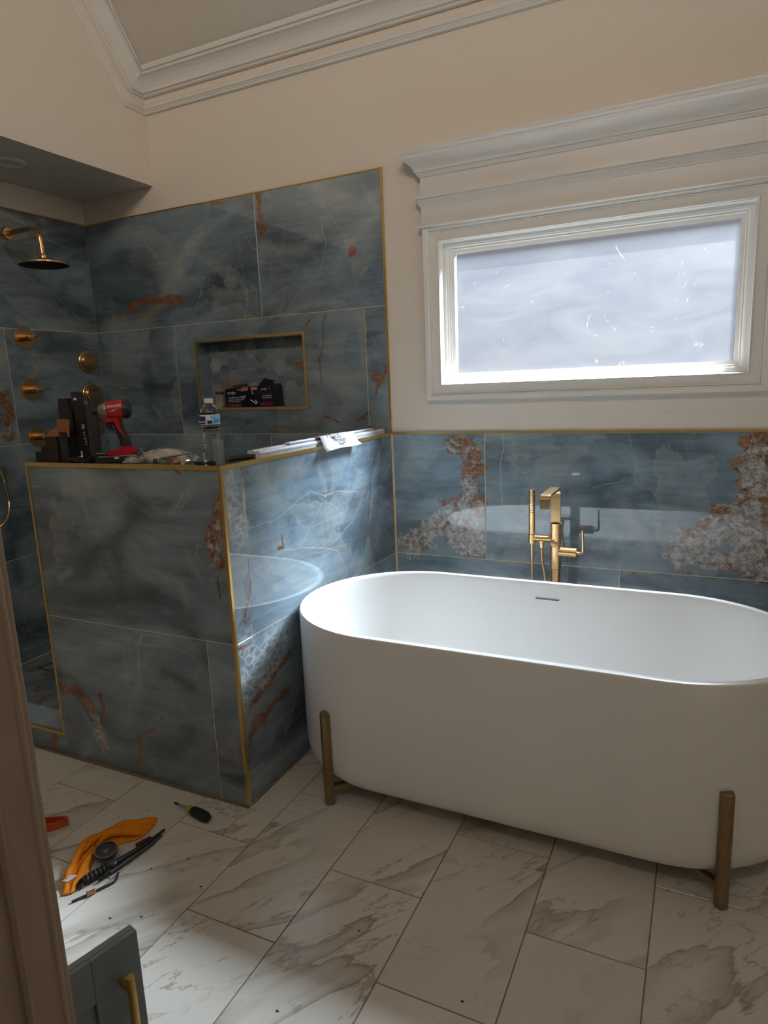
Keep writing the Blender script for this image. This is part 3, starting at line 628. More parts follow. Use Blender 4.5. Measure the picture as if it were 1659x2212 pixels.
# ---------------------------------------------------------------- bath tub
TC = (.8811, -.8143)
def stadium(ins, z, n=28, a=.8717, b=.4042):
    r = b - ins; s_ = a - .4162; e_ = (.4162 - ins) / r
    P = []
    for k in range(n + 1): t = -PI / 2 + PI * k / n; P.append((TC[0] + s_ + r * e_ * math.cos(t), TC[1] + r * math.sin(t), z))
    for k in range(1, 8): P.append((TC[0] + s_ - 2 * s_ * k / 8, TC[1] + r, z))
    for k in range(n + 1): t = PI / 2 + PI * k / n; P.append((TC[0] - s_ + r * e_ * math.cos(t), TC[1] + r * math.sin(t), z))
    for k in range(1, 8): P.append((TC[0] - s_ + 2 * s_ * k / 8, TC[1] - r, z))
    return P
tub = thing('bathtub', 'white oval freestanding bathtub raised on brass legs', 'bathtub', (TC[0], TC[1], 0))
rs = [(.20, .072), (.12, .0735), (.07, .076), (.045, .080), (.030, .087), (.018, .098), (.008, .115), (.002, .138), (0, .165), (0, .30), (0, .45), (0, .60), (0, .650), (.0008, .6565), (.0035, .6592), (.007, .660), (.022, .660), (.0255, .659), (.028, .655), (.030, .646), (.036, .60), (.050, .50), (.066, .40), (.088, .30), (.115, .23), (.15, .195), (.20, .178), (.27, .172), (.33, .170)]
MB().rings([stadium(i, z) for i, z in rs]).build('basin', M['bluewhite'], tub)
# overflow slot on the inner back wall
oy = TC[1] + .4042 - .038
MB().box(.826, .922, oy - .0035, oy + .004, .5925, .5985).build('overflow_slot', M['steel'], tub, bevel=.0015)
MB().box(.829, .919, oy - .0040, oy + .004, .5940, .5965).build('overflow_gap', M['dark'], tub)
for x, sx in ((.262, 1), (1.513, -1)):
    for sy in (-1, 1):
        # outward direction of the tub side at the leg
        X = x - (TC[0] - sx * (.8717 - .4162)); ex = max(-1, min(1, X / .4162)) if (X * sx < 0) else 0
        yb = TC[1] + sy * .4042 * math.sqrt(1 - ex * ex)
        nx, ny = ex / .4162, sy * math.sqrt(1 - ex * ex) / .4042; L = math.hypot(nx, ny); nx, ny = nx / L, ny / L
        cx, cy = x + nx * .003, yb + ny * .003; rot = math.atan2(ny, nx)
        P = [(math.cos(rot + t) * .0185, math.sin(rot + t) * .0185) for t in [-PI / 2 + PI * k / 12 for k in range(13)]]
        P = [(u + nx * .004, v + ny * .004) for u, v in P]
        P = [(-nx * .003 + ny * .0185, -ny * .003 - nx * .0185)] + P + [(-nx * .003 - ny * .0185, -ny * .003 + nx * .0185)]
        m = MB().rings([[(cx + u * f, cy + v * f, z) for u, v in P] for f, z in ((.86, .002), (.92, .0025), (1, .006), (1, .346), (.92, .3515), (.80, .3535))])
        leg = m.build('leg', M['dbrass'], tub)
        MB().cyl((cx, cy, 0), (cx, cy, .0025), .012, n=14).build('foot_pad', M['rubber'], leg)
        b0 = Vector((cx, cy, .062)); b1 = Vector((TC[0] - sx * .22, TC[1] + sy * .05, .062))
        d = (b1 - b0).normalized(); s_ = Vector((-d.y, d.x, 0)) * .011; up = Vector((0, 0, .0085))
        MB().rings([[b0 + s_ + up, b0 + s_ - up, b0 - s_ - up, b0 - s_ + up], [b1 + s_ + up, b1 + s_ - up, b1 - s_ - up, b1 - s_ + up]], smooth=False).build('cross_brace', M['dbrass'], tub)
# beads of water on the inner left wall
rr = random.Random(11)
from mathutils.bvhtree import BVHTree
bs = [o for o in bpy.data.objects if o.name == 'basin'][0]
bv = BVHTree.FromPolygons([v.co + Vector((TC[0], TC[1], 0)) for v in bs.data.vertices], [tuple(p.vertices) for p in bs.data.polygons])
m = MB(); cnt = 0
while cnt < 150:
    zz = .60 - rr.random() * .34; ang = math.radians(rr.gauss(152, 13)); o_ = Vector((TC[0] - .35, TC[1], zz))
    loc, nor, i_, d_h = bv.ray_cast(o_, Vector((math.cos(ang), math.sin(ang), 0)))
    if loc is None: continue
    m.ball(tuple(loc), .0009 + rr.random() * .0011, 6); cnt += 1
tag(m.build('water_drops', M['water'], tub), 'scatter of water drops on the inner left wall', kind='stuff')

# ---------------------------------------------------------------- tub filler
FX, FYY = .862, -.23
tf = thing('tub_filler', 'brushed brass floor-standing tub filler behind the bathtub', 'faucet', (FX, FYY, 0))
MB().lathe((FX, FYY, 0), (0, 0, 1), [(0, .055), (.006, .055), (.010, .050), (.010, .022)], 28).build('floor_flange', M['brass'], tf)
MB().lathe((FX, FYY, .01), (0, 0, 1), [(0, .0205), (.655, .0205), (.657, .0235)], 24).build('riser', M['brass'], tf)
bd = MB().lathe((FX, FYY, .664), (0, 0, 1), [(0, .022), (.002, .0235), (.190, .0235), (.197, .0245), (.199, .0245), (.199, .0205), (.188, .020), (.186, .001)], 28)
bd.build('body', M['brass'], tf)
# spout: flat strip rising, turning towards the tub and down
hw_ = .0195; th = .006
path = [(0, .80), (0, .99)] + [(-.022 * (1 - math.cos(t)), .99 + .024 * math.sin(t)) for t in [PI / 2 * k / 6 for k in range(1, 7)]] + [(-.200, 1.014)] + [(-.200 - .018 * math.sin(t), 1.014 - .018 * (1 - math.cos(t))) for t in [PI / 2 * k / 6 for k in range(1, 7)]] + [(-.218, .966)]
rsn = []
for i, (dy, z) in enumerate(path):
    p0 = Vector(path[max(i - 1, 0)]); p1 = Vector(path[min(i + 1, len(path) - 1)]); d = (p1 - p0).normalized(); n_ = Vector((-d.y, d.x)) * th
    c0 = Vector((dy, z)); rsn.append([(FX - hw_, FYY + c0.x + n_.x, c0.y + n_.y), (FX + hw_, FYY + c0.x + n_.x, c0.y + n_.y), (FX + hw_, FYY + c0.x - n_.x, c0.y - n_.y), (FX - hw_, FYY + c0.x - n_.x, c0.y - n_.y)])
MB().rings(rsn, smooth=False).build('spout', M['brass'], tf, bevel=.0015)
MB().box(FX - .013, FX + .013, FYY - .222, FYY - .214, .9635, .967).build('aerator', M['steel'], tf)
# side arm with hand shower
AZ = .792; HX = .760
MB().cyl((FX - .015, FYY, AZ), (HX + .006, FYY, AZ), .0125, n=20).build('side_arm', M['brass'], tf)
MB().cyl((HX, FYY, AZ - .022), (HX, FYY, AZ + .016), .0145, n=20).build('shower_holder', M['brass'], tf)
hs = MB().lathe((HX, FYY, AZ - .018), (0, 0, 1), [(0, .010), (.034, .0115), (.038, .0135), (.225, .0125), (.228, .013), (.230, .012), (.230, .0005)], 24).build('hand_shower', M['brass'], tf)
m = MB()
for j in range(13):
    for i in range(-2, 3):
        a_ = -PI / 2 - .1 + i * .33; z = AZ + .115 + j * .0072; m.ball((HX + .0128 * math.cos(a_), FYY + .0128 * math.sin(a_), z), .0016, 6)
tag(m.build('nozzles', M['dark'], hs), kind='stuff')
def hose(pts, name='hose'):
    P = bez(pts, 30); rad = [.0058 if k % 2 else .0050 for k in range(len(P))]
    return MB().tube(P, rad, 10).build(name, M['brass'], tf)
hose([(HX, FYY, AZ - .02), (HX + .001, FYY, .68), (HX + .004, FYY + .004, .52), (HX + .03, FYY + .01, .35), (HX + .05, FYY + .01, .16), (FX - .045, FYY, .10)])
MB().lathe((FX - .060, FYY, AZ - .010), (0, 0, -1), [(0, .0125), (.010, .0125), (.012, .010), (.030, .0095), (.032, .007)], 18).build('hose_nut', M['brass'], tf)
hose([(FX - .060, FYY, AZ - .04), (FX - .058, FYY, .70), (FX - .045, FYY, .62), (FX - .030, FYY - .02, .52), (FX - .035, FYY - .02, .34), (FX - .04, FYY, .10)])
# mixer valve and lever
VZ = .738
MB().lathe((FX + .015, FYY, VZ), (1, 0, 0), [(0, .0205), (.040, .0205), (.0405, .0185), (.042, .0185), (.0425, .0205), (.072, .0205), (.074, .018)], 26).build('mixer_valve', M['brass'], tf)
lv = [(FX + .088, FYY, VZ), (FX + .105, FYY, VZ + .0), (FX + .112, FYY, VZ + .008), (FX + .112, FYY, VZ + .05), (FX + .110, FYY, VZ + .098)]
MB().cyl((FX + .086, FYY, VZ), (FX + .100, FYY, VZ), .006, n=12).build('lever_stem', M['brass'], tf)
P = bez(lv, 6); R_ = [.0072 - .0028 * i / len(P) for i in range(len(P))]
MB().tube(P, R_, 10).build('lever', M['brass'], tf)
MB().lathe((FX - .002, FYY - .020, .778), (0, -1, .1), [(0, .0155), (.010, .0155), (.013, .0135), (.0135, .0005)], 20).build('diverter_knob', M['brass'], tf)

# ---------------------------------------------------------------- shower fittings on the left wall
WX = -1.941
sh_ = thing('overhead_shower', 'round brass rain shower head on a bent wall arm', 'shower head', (WX, -.511, 2.326))
MB().lathe((WX, -.511, 2.326), (1, 0, 0), [(0, .034), (.006, .034), (.010, .030), (.011, .014)], 28).build('wall_flange', M['brass'], sh_)
MB().tube([(WX, -.511, 2.326), (WX + .15, -.511, 2.330)] + [(WX + .17 + .07 * math.sin(t), -.511, 2.330 - .07 * (1 - math.cos(t))) for t in [PI / 2 * k / 8 for k in range(9)]] + [(WX + .243, -.511, 2.19)], .0125, 14).build('arm', M['brass'], sh_)
hx = WX + .245
MB().lathe((hx, -.511, 2.198), (0, 0, -1), [(0, .013), (.008, .018), (.022, .018), (.028, .014), (.034, .014), (.040, .06), (.045, .118), (.049, .124), (.056, .124), (.058, .120)], 40).build('disc', M['brass'], sh_)
m = MB().lathe((hx, -.511, 2.141), (0, 0, -1), [(0, .119), (.0015, .118), (.0016, .001)], 36); m.build('nozzle_plate', M['dark'], sh_)
m = MB()
for ring_r, nn in ((.025, 8), (.05, 14), (.075, 20), (.10, 28)):
    for k in range(nn): m.ball((hx + ring_r * math.cos(2 * PI * k / nn), -.511 + ring_r * math.sin(2 * PI * k / nn), 2.139), .0035, 6)
tag(m.build('nozzles', M['rubber'], sh_), kind='stuff')
def valve(z, label):
    v = thing('shower_valve', label, 'valve', (WX, -.50, z), group='brass shower valves on the left wall')
    MB().lathe((WX, -.50, z), (1, 0, 0), [(0, .060), (.006, .060), (.009, .058), (.009, .024)], 36).build('plate', M['brass'], v)
    MB().lathe((WX + .008, -.50, z), (1, 0, 0), [(0, .0215), (.034, .0215), (.034, .0205), (.036, .0205), (.036, .0215), (.062, .0215), (.064, .0200), (.064, .001)], 26).build('knob', M['brass'], v)
    MB().tube([(WX + .068, -.50, z), (WX + .168, -.50, z)], .0045, 10).build('lever', M['brass'], v)
valve(1.797, 'round brass shower valve with thin lever, topmost of three on the left wall')
valve(1.518, 'round brass shower valve with thin lever, middle of three on the left wall')
valve(1.262, 'round brass shower valve with thin lever, lowest of three, partly behind the dark boxes')
def jet(z, label):
    j = thing('body_jet', label, 'body jet', (WX, -.10, z), group='brass body jets beside the shower corner')
    MB().lathe((WX, -.10, z), (1, 0, 0), [(0, .066), (.008, .066), (.012, .062), (.013, .052), (.010, .050), (.010, .001)], 36).build('ring', M['brass'], j)
    MB().lathe((WX + .008, -.10, z), (1, 0, 0), [(0, .044), (.012, .046), (.016, .043), (.017, .001)], 30).build('face', M['brass'], j)
    m = MB()
    for sg in (-1, 1):
        for r_, n_ in ((.018, 3), (.027, 5), (.036, 7)):
            for k in range(n_):
                a_ = sg * PI / 2 + (k - (n_ - 1) / 2) * .26; m.ball((WX + .025, -.10 + r_ * math.cos(a_), z + r_ * math.sin(a_)), .0022, 6)
    tag(m.build('nozzles', M['dark'], j), kind='stuff')
jet(1.674, 'round brass body jet, topmost of three, clear of the boxes')
jet(1.480, 'round brass body jet, middle of three, half behind the tall dark box')
jet(1.285, 'round brass body jet, lowest of three, between tall box and red driver')
hh = thing('shower_hose', 'brass hand shower hose hanging in a loop at the left edge', 'hose', (WX, -.8, 1.4))
P = bez([(WX + .03, -.93, 1.40), (WX + .06, -.86, 1.26), (WX + .07, -.796, 1.115), (WX + .07, -.779, 1.027), (WX + .07, -.772, .94), (WX + .07, -.787, .875), (WX + .07, -.822, .832), (WX + .06, -.88, .82), (WX + .04, -.95, .87), (WX + .02, -1.0, 1.0)], 24)
MB().tube(P, [.0085 if k % 2 else .0075 for k in range(len(P))], 10).build('hose', M['brass'], hh)
MB().lathe((WX, -1.0, 1.0), (1, 0, 0), [(0, .03), (.008, .03), (.012, .014), (.03, .012)], 22).build('hose_outlet', M['brass'], hh)

# ---------------------------------------------------------------- niche contents
can = thing('glue_can', 'small grey lidded glue can in the niche, left of the glove box', 'can', (-1.088, .045, 1.372))
MB().lathe((-1.088, .045, 1.372), (0, 0, 1), [(0, .033), (.002, .035), (.070, .035), (.073, .036), (.075, .034), (.078, .022)], 26).build('body', simple('grey paper can label', (.30, .28, .25), .6, 0, .3, 14), can)
MB().lathe((-1.088, .045, 1.449), (0, 0, 1), [(0, .023), (.003, .025), (.014, .025), (.016, .023), (.016, .001)], 24).build('lid', M['darkgrey'], can)
MB().lathe((-1.088, .045, 1.378), (0, 0, 1), [(0, .0355), (.003, .0355), (.003, .0352)], 26, cap=False).build('rim', M['steel'], can)
gx0, gx1, gy, gz = -1.012, -.685, .004, 1.3725
gbx = thing('glove_box', 'crumpled black box of nitrile gloves leaning in the niche', 'box', (-.85, gy, gz))
# two crumpled halves of one carton
pf = [(-1.012, 1.3725), (-.872, 1.3725), (-.690, 1.3725), (-.682, 1.385), (-.695, 1.496), (-.764, 1.505), (-.79, 1.488), (-.87, 1.486), (-.93, 1.484), (-1.003, 1.478), (-1.022, 1.470)]
m = MB(); D = .080
fn = lambda u, v, d: (u, gy + d + (.012 if abs(u + .87) < .01 else 0) + (v - gz) * .06, v)
m.prism(pf, fn, 0, D); m.build('carton', simple('black gloss carton', (.008, .008, .016), .25), gbx, bevel=.003)
MB().add([(-.80, gy + .02, 1.494), (-.70, gy + .012, 1.497), (-.708, gy + .05, 1.512), (-.785, gy + .06, 1.530)], [(0, 1, 2, 3)]).build('top_flap', M['black'], gbx)
MB().add([(-1.0, gy + .02, 1.482), (-.88, gy + .02, 1.488), (-.90, gy + .06, 1.500), (-.985, gy + .06, 1.498)], [(0, 1, 2, 3)]).build('top_flap', M['black'], gbx)
F = gy - .0008
def panel(x0, x1, z0, z1, mat, name='printed_panel', par=gbx, y=F, tilt=.06, sk=0):
    MB().add([(x0, y + (z0 - gz) * tilt, z0), (x1, y + (z0 - gz) * tilt, z0 + sk), (x1, y + (z1 - gz) * tilt, z1 + sk), (x0, y + (z1 - gz) * tilt, z1)], [(0, 1, 2, 3)]).build(name, mat, par)
panel(-1.006, -.905, 1.377, 1.393, M['crim']); panel(-.785, -.70, 1.382, 1.400, M['crim'])
panel(-.91, -.86, 1.460, 1.480, simple('pink glove print', (.45, .16, .13), .5), sk=.006); panel(-.842, -.80, 1.468, 1.482, simple('gold print', (.48, .30, .16), .5))
td = (1, 0, .02); ud = (0, .06, 1)
for body, s_, x, z in (('crojo', .026, -1.003, 1.448), ('crojo', .018, -.775, 1.465), ('3D HERCULES GRIP', .0118, -.997, 1.424), ('BLACK NITRILE GLOVES', .0100, -.996, 1.412), ('LATEX FREE, POWDER FREE', .0065, -.996, 1.403), ('L', .030, -.838, 1.447), ('L', .018, -.722, 1.470), ('3D HERCULES', .0100, -.768, 1.430), ('BLACK NITRILE', .0090, -.768, 1.420), ('ESTD', .010, -.935, 1.468), ('100', .020, -.908, 1.425), ('L', .012, -.972, 1.381), ('XL', .010, -.94, 1.382)):
    text('lettering', body, s_, M['paper'], gbx, (x, F - .0008 + (z - gz) * .06, z), td, ud)
MB().tube([(-.845, F - .002, 1.415), (-.825, F - .003, 1.405), (-.808, F - .003, 1.392), (-.80, F - .002, 1.396), (-.812, F - .002, 1.412)], .003, 6).build('glove_print', M['paper'], gbx)

# ---------------------------------------------------------------- things on the half wall
TZ = HT - .002
YW = -1.255
bt = thing('water_bottle', 'clear plastic bottle of water with blue label and white cap', 'bottle', (-.079, YW, TZ))
bx, by = -.079, YW
prof = [(0, .020), (.001, .026), (.006, .030), (.022, .0325), (.038, .0325), (.044, .0318)]
for k in range(8):
    z = .048 + k * .0105; wv = .0325 - .0042 * math.sin(PI * (k + .5) / 8)
    prof += [(z, wv - .0022), (z + .003, wv), (z + .006, wv), (z + .009, wv - .0022)]
prof += [(.134, .0325), (.166, .0325), (.172, .0318), (.185, .026), (.197, .018), (.203, .0135), (.2035, .0132), (.207, .0132)]
MB().lathe((bx, by, TZ), (0, 0, 1), prof, 40).build('bottle_body', M['water'], bt)
MB().lathe((bx, by, TZ + .203), (0, 0, 1), [(0, .0142), (.001, .0150), (.014, .0150), (.0155, .0140), (.0155, .001)], 30).build('cap', M['white'], bt)
def band(z0, z1, a0, a1, mat, name, par, r=.0331, n=24, skew=0):
    rsb = [(bx + r * math.cos(a0 + (a1 - a0) * k / n), by + r * math.sin(a0 + (a1 - a0) * k / n)) for k in range(n + 1)]
    vs = [(x, y, TZ + z0) for x, y in rsb] + [(x, y, TZ + z1) for x, y in rsb]
    if skew: vs[-1] = (vs[-1][0], vs[-1][1], TZ + z0 + .004)
    return MB().add(vs, [(k, k + 1, n + 2 + k, n + 1 + k) for k in range(n)], True).build(name, mat, par)
lb = MB().lathe((bx, by, TZ + .1335), (0, 0, 1), [(0, .0328), (.0325, .0328)], 40, cap=False).build('label', M['white'], bt)
V = math.atan2(-3.032 - by, 1.4176 - bx)   # side facing the viewer
band(.136, .161, V - 1.45, V - .45, M['navy'], 'label_print', lb, .0331, 12)
band(.136, .147, V - .30, V + .22, M['navy'], 'label_print', lb, .0331, 8)
band(.136, .150, V + .30, V + 1.3, M['sky'], 'label_print', lb, .0331, 12)
band(.150, .163, V + .05, V + 1.3, simple('pale sky ink', (.22, .55, .80), .4), 'label_print', lb, .0331, 14)
xt = (-math.sin(V), math.cos(V), 0)
vx = Vector((math.cos(V - .75), math.sin(V - .75), 0)) * .0336
text('lettering', 'WATER', .0088, M['paper'], bt, Vector((bx, by, TZ + .1395)) + vx - Vector((-math.sin(V - .75), math.cos(V - .75), 0)) * .014 + vx * .16, (-math.sin(V - .75), math.cos(V - .75), 0), (0, 0, 1))
cy = thing('plastic_tube', 'short translucent plastic tube standing beside the water bottle', 'tube', (-.031, -1.287, TZ))
MB().lathe((-.031, -1.287, TZ), (0, 0, 1), [(0, .0200), (.085, .0200), (.085, .0178), (.002, .0178)], 30, smooth=True).build('tube_wall', M['frost'], cy)
pc = thing('power_lead', 'short black cord with two moulded plugs below the bottle', 'cord', (-.08, -1.295, TZ))
MB().tube([(-.122, -1.298, TZ + .006), (-.092, -1.297, TZ + .006)], [.0055, .0055], 10).build('small_plug', M['rubber'], pc)
MB().tube(bez([(-.092, -1.297, TZ + .006), (-.082, -1.291, TZ + .004), (-.070, -1.298, TZ + .006)], 6), .0025, 8).build('cord', M['rubber'], pc)
MB().tube([(-.070, -1.298, TZ + .008), (-.062, -1.298, TZ + .008), (-.044, -1.302, TZ + .009), (-.030, -1.308, TZ + .008)], [.006, .0085, .009, .006], 12).build('large_plug', M['rubber'], pc)

# white trim strips and the note
def stick(x0, x1, y0, y1, z0, z1, label):
    t = thing('trim_strip', label, 'wood strip', ((x0 + x1) / 2, (y0 + y1) / 2, z0), group='white moulding strips along the half wall')
    ch = .006
    P = [(x0, z0), (x1, z0), (x1, z1 - ch), (x1 - ch, z1), (x0 + ch, z1), (x0, z1 - ch)]
    MB().prism(P, lambda u, v, d: (u, d, v), y0, y1).build('strip', simple('scuffed white paint', (.66, .67, .72), .5, 0, .12, 35), t)
    MB().box(x1 - .0006, x1 + .0008, y0, y1, (z0 + z1) / 2 - .0008, (z0 + z1) / 2).build('groove', M['darkgrey'], t)
stick(-.040, -.010, -1.085, -.055, TZ, TZ + .024, 'long white moulding strip on the half wall, nearest the tub')
stick(-.074, -.042, -1.075, -.115, TZ, TZ + .026, 'long white moulding strip on the half wall, on the shower side')
stick(-.060, -.030, -.86, -.13, TZ + .0262, TZ + .034, 'thin white strip lying on top of the other two strips')
nt = thing('paper_note', 'handwritten white paper note draped over the strips', 'note', (-.02, -.55, TZ + .034))
gp = [(-.052, TZ + .0355), (-.03, TZ + .0360), (-.006, TZ + .0350), (.006, TZ + .022), (.022, TZ - .004), (.040, TZ - .016)]
vs = []
for i, (x, z) in enumerate(gp):
    for k in range(7):
        y = -.655 + .27 * k / 6 - (.010 * i) + (.04 * (i / 5) * (k / 6)); vs.append((x + .003 * math.sin(k), y, z + .0025 * math.sin(k * 1.3 + i) * (i > 1)))
fs = [(i * 7 + k, i * 7 + k + 1, (i + 1) * 7 + k + 1, (i + 1) * 7 + k) for i in range(5) for k in range(6)]
o = MB().add(vs, fs, True).build('sheet', M['paper'], nt); md = o.modifiers.new('thick', 'SOLIDIFY'); md.thickness = .0008
dx = Vector((.034 - .0, 0, -.036)).normalized()
for r_, (s_, body) in enumerate((('.030', '1 Seat By'), ('.030', 'Through'), ('.026', 'Start'))):
    text('handwriting', body, float(s_) * .95, M['ink'], nt, (.004 + .012 * r_, -.635 + .03 * r_, TZ + .0300 - .0165 * r_), (.10, 1, -.05), (-.62, 0, .78), shear=.35, extrude=.0006)
cp = thing('metal_clip', 'small dark metal clip on the far end of the strips', 'clip', (-.06, -.09, TZ + .027))
MB().add([(-.075, -.12, TZ + .0275), (-.045, -.12, TZ + .0275), (-.045, -.07, TZ + .0275), (-.075, -.07, TZ + .0275), (-.066, -.105, TZ + .040), (-.054, -.105, TZ + .040), (-.054, -.085, TZ + .040), (-.066, -.085, TZ + .040)], [(0, 1, 5, 4), (2, 3, 7, 6), (4, 5, 6, 7), (1, 2, 6, 5)]).build('jaw', M['darkgrey'], cp)
MB().tube([(-.060, -.155, TZ + .044), (-.060, -.09, TZ + .040), (-.060, -.04, TZ + .044)], .0015, 6).build('wire_arm', M['steel'], cp)
sc_ = thing('small_pliers', 'black-handled small pliers at the near end of the strips', 'pliers', (-.05, -1.13, TZ))
MB().tube(bez([(-.075, -1.175, TZ + .006), (-.055, -1.150, TZ + .008), (-.035, -1.125, TZ + .009), (-.012, -1.112, TZ + .008)], 6), [.0055 + .0045 * min(1, i / 9) for i in range(19)], 10).build('handle', M['rubber'], sc_)
MB().tube(bez([(-.078, -1.170, TZ + .008), (-.085, -1.140, TZ + .008), (-.090, -1.105, TZ + .007)], 6), .0065, 10).build('handle', M['rubber'], sc_)
MB().tube([(-.075, -1.175, TZ + .006), (-.102, -1.215, TZ + .003)], [.005, .0015], 8).build('jaws', M['darkgrey'], sc_)

# plastic bag, fittings, drill bit
bag = thing('plastic_bag', 'crinkled clear plastic bag of white packing on the half wall', 'bag', (-.31, -1.235, TZ))
def lump(c, s_, seed, n=26, m_=14, amp=.12):
    from mathutils import noise
    rsl = []
    for i in range(m_ + 1):
        t = PI * (i + .05) / (m_ + .1); r1 = []
        for k in range(n):
            p = 2 * PI * k / n; d = Vector((math.sin(t) * math.cos(p), math.sin(t) * math.sin(p), math.cos(t)))
            f = 1 + amp * 2 * noise.noise(d * 2.3 + Vector((seed, 0, 0))) + amp * noise.noise(d * 6 + Vector((seed, 3, 0)))
            r1.append((c[0] + d.x * s_[0] * f, c[1] + d.y * s_[1] * f, max(TZ + .0008, c[2] + d.z * s_[2] * f)))
        rsl.append(r1)
    return MB().rings(rsl, smooth=True)
lump((-.315, -1.235, TZ + .016), (.092, .034, .031), 1.0, amp=.07).build('packing', simple('off white tissue', (.80, .77, .72), .8, 0, .1, 20), bag)
lump((-.300, -1.235, TZ + .014), (.130, .038, .034), 4.0, amp=.10).build('film', M['film'], bag)
fb = thing('fittings_bag', 'small clear bag with cream plastic anchors beside the driver', 'bag', (-.415, -1.28, TZ))
lump((-.415, -1.280, TZ + .010), (.045, .020, .018), 7.0, 18, 10, .2).build('film', M['film'], fb)
for k, (x, y, z) in enumerate(((-.435, -1.283, .013), (-.402, -1.288, .010), (-.390, -1.275, .013))):
    MB().lathe((x, y, TZ + z), (.8, .4 - .3 * k, .2), [(0, .006), (.010, .0085), (.012, .005), (.022, .003)], 12).build('anchor', M['cream'] if k else M['white'], fb)
db = thing('drill_bit', 'steel spiral drill bit resting across the brass fittings', 'drill bit', (-.23, -1.27, TZ + .02))
P = [Vector((-.300, -1.275, TZ + .018)).lerp(Vector((-.165, -1.262, TZ + .036)), i / 40) for i in range(41)]
MB().tube(P, [(.0045 if i < 22 and i % 3 else .0032) if i < 24 else .0028 for i in range(40)] + [.0045], 8).build('shaft', M['steel'], db)
MB().ball((-.165, -1.262, TZ + .036), .0045, 8).build('tip', M['steel'], db)
for k, (x, y, r_, mt, lb_) in enumerate(((-.305, -1.293, .009, 'darkgrey', 'small dark threaded fitting below the drill bit, leftmost of the pile'), (-.282, -1.285, .008, 'steel', 'small steel fitting between the dark and the brass ones'),
                          (-.240, -1.290, .010, 'brass', 'brass threaded fitting in the middle of the pile'), (-.222, -1.298, .009, 'kraft', 'small cream and copper cube-like fitting at the front of the pile'), (-.188, -1.285, .008, 'cream', 'greenish brass fitting, rightmost of the pile'))):
    o = thing('pipe_fitting', lb_, 'fitting', (x, y, TZ), group='small fittings on the half wall')
    n_ = 6 if k % 2 == 0 else 10
    MB().lathe((x, y, TZ), (0, 0, 1), [(0, r_), (.009, r_), (.010, r_ * .8), (.018, r_ * .8), (.018, r_ * .45), (.012, r_ * .4)], n_, smooth=False).build('hex_nut', M[mt], o)
    MB().lathe((x + r_, y, TZ + .006), (1, .2 * k - .4, 0.1), [(0, r_ * .5), (.012, r_ * .5)], 10).build('nipple', M['brass'] if k != 1 else M['alu'], o)
hk = thing('steel_shackle', 'small steel shackle with a blue tag behind the driver battery', 'shackle', (-.428, -1.235, TZ))
MB().tube(bez([(-.440, -1.235, TZ + .004), (-.440, -1.235, TZ + .035), (-.428, -1.235, TZ + .048), (-.417, -1.235, TZ + .035), (-.417, -1.235, TZ + .004)], 6), .003, 8).build('loop', M['steel'], hk)
MB().box(-.436, -.420, -1.239, -1.232, TZ, TZ + .014).build('blue_tag', M['navy'], hk, bevel=.001)
MB().box(-.412, -.398, -1.238, -1.228, TZ + .006, TZ + .034).build('white_scrap', M['paper'], hk, bevel=.003)

# impact driver
dv = thing('impact_driver', 'red and black cordless impact driver standing on its battery', 'power tool', (-.524, YW, TZ))
dv.rotation_euler = (0, 0, math.radians(36)); dv.scale = (.82, .95, 1)
AX = (1, 0, .03)
bz = 1.421
MB().lathe((-.607, YW, bz - .004), AX, [(0, .010), (.002, .0135), (.012, .0145), (.022, .0140), (.026, .011)], 22).build('chuck', M['rubber'], dv)
MB().lathe((-.583, YW, bz - .003), AX, [(0, .013), (.003, .0165), (.012, .022), (.028, .0275), (.036, .0285), (.040, .0285)], 28).build('nose_cone', M['alu'], dv)
MB().lathe((-.544, YW, bz - .002), AX, [(0, .029), (.004, .0325), (.030, .0345), (.060, .0345), (.074, .0325)], 32).build('motor_housing', M['red'], dv)
MB().lathe((-.473, YW, bz), AX, [(0, .0335), (.003, .0352), (.012, .0345), (.022, .030), (.028, .022), (.030, .002)], 30).build('rear_cap', M['black'], dv)
def loft(secs, name, mat, par, n=18, sm=True, e=2.4):
    rsl = []
    for (x, z, a_, b_2, tilt) in secs:
        r1 = []
        for k in range(n):
            t = 2 * PI * k / n; cx_ = math.copysign(abs(math.cos(t)) ** (2 / e), math.cos(t)) * a_; cy_ = math.copysign(abs(math.sin(t)) ** (2 / e), math.sin(t)) * b_2
            r1.append((x + cx_, YW + cy_, z + cx_ * tilt))
        rsl.append(r1)
    return MB().rings(rsl, smooth=sm).build(name, mat, par)
loft([(-.520, 1.400, .042, .019, 0), (-.522, 1.388, .042, .018, 0), (-.524, 1.378, .036, .017, .1)], 'grip_collar', M['red'], dv)
loft([(-.513, 1.392, .028, .0165, .2), (-.507, 1.372, .0215, .0165, .2), (-.497, 1.345, .0195, .0165, .2), (-.487, 1.315, .0205, .0165, .2), (-.480, 1.290, .0225, .017, .2), (-.478, 1.280, .024, .0175, .1)], 'grip', M['rubber'], dv)
loft([(-.548, 1.380, .013, .009, 0), (-.546, 1.368, .014, .009, 0), (-.540, 1.352, .011, .009, 0), (-.530, 1.345, .006, .008, 0)], 'trigger', M['black'], dv)
for sg in (-1, 1):
    MB().add([(-.520, YW + sg * .0178, 1.388), (-.497, YW + sg * .0178, 1.388), (-.492, YW + sg * .0180, 1.350), (-.476, YW + sg * .0178, 1.325), (-.471, YW + sg * .0178, 1.300), (-.478, YW + sg * .0178, 1.322), (-.500, YW + sg * .0178, 1.342), (-.512, YW + sg * .0178, 1.362)], [(0, 1, 2, 3, 4, 5, 6, 7)]).build('grip_stripe', M['red'], dv)
bxs = MB()
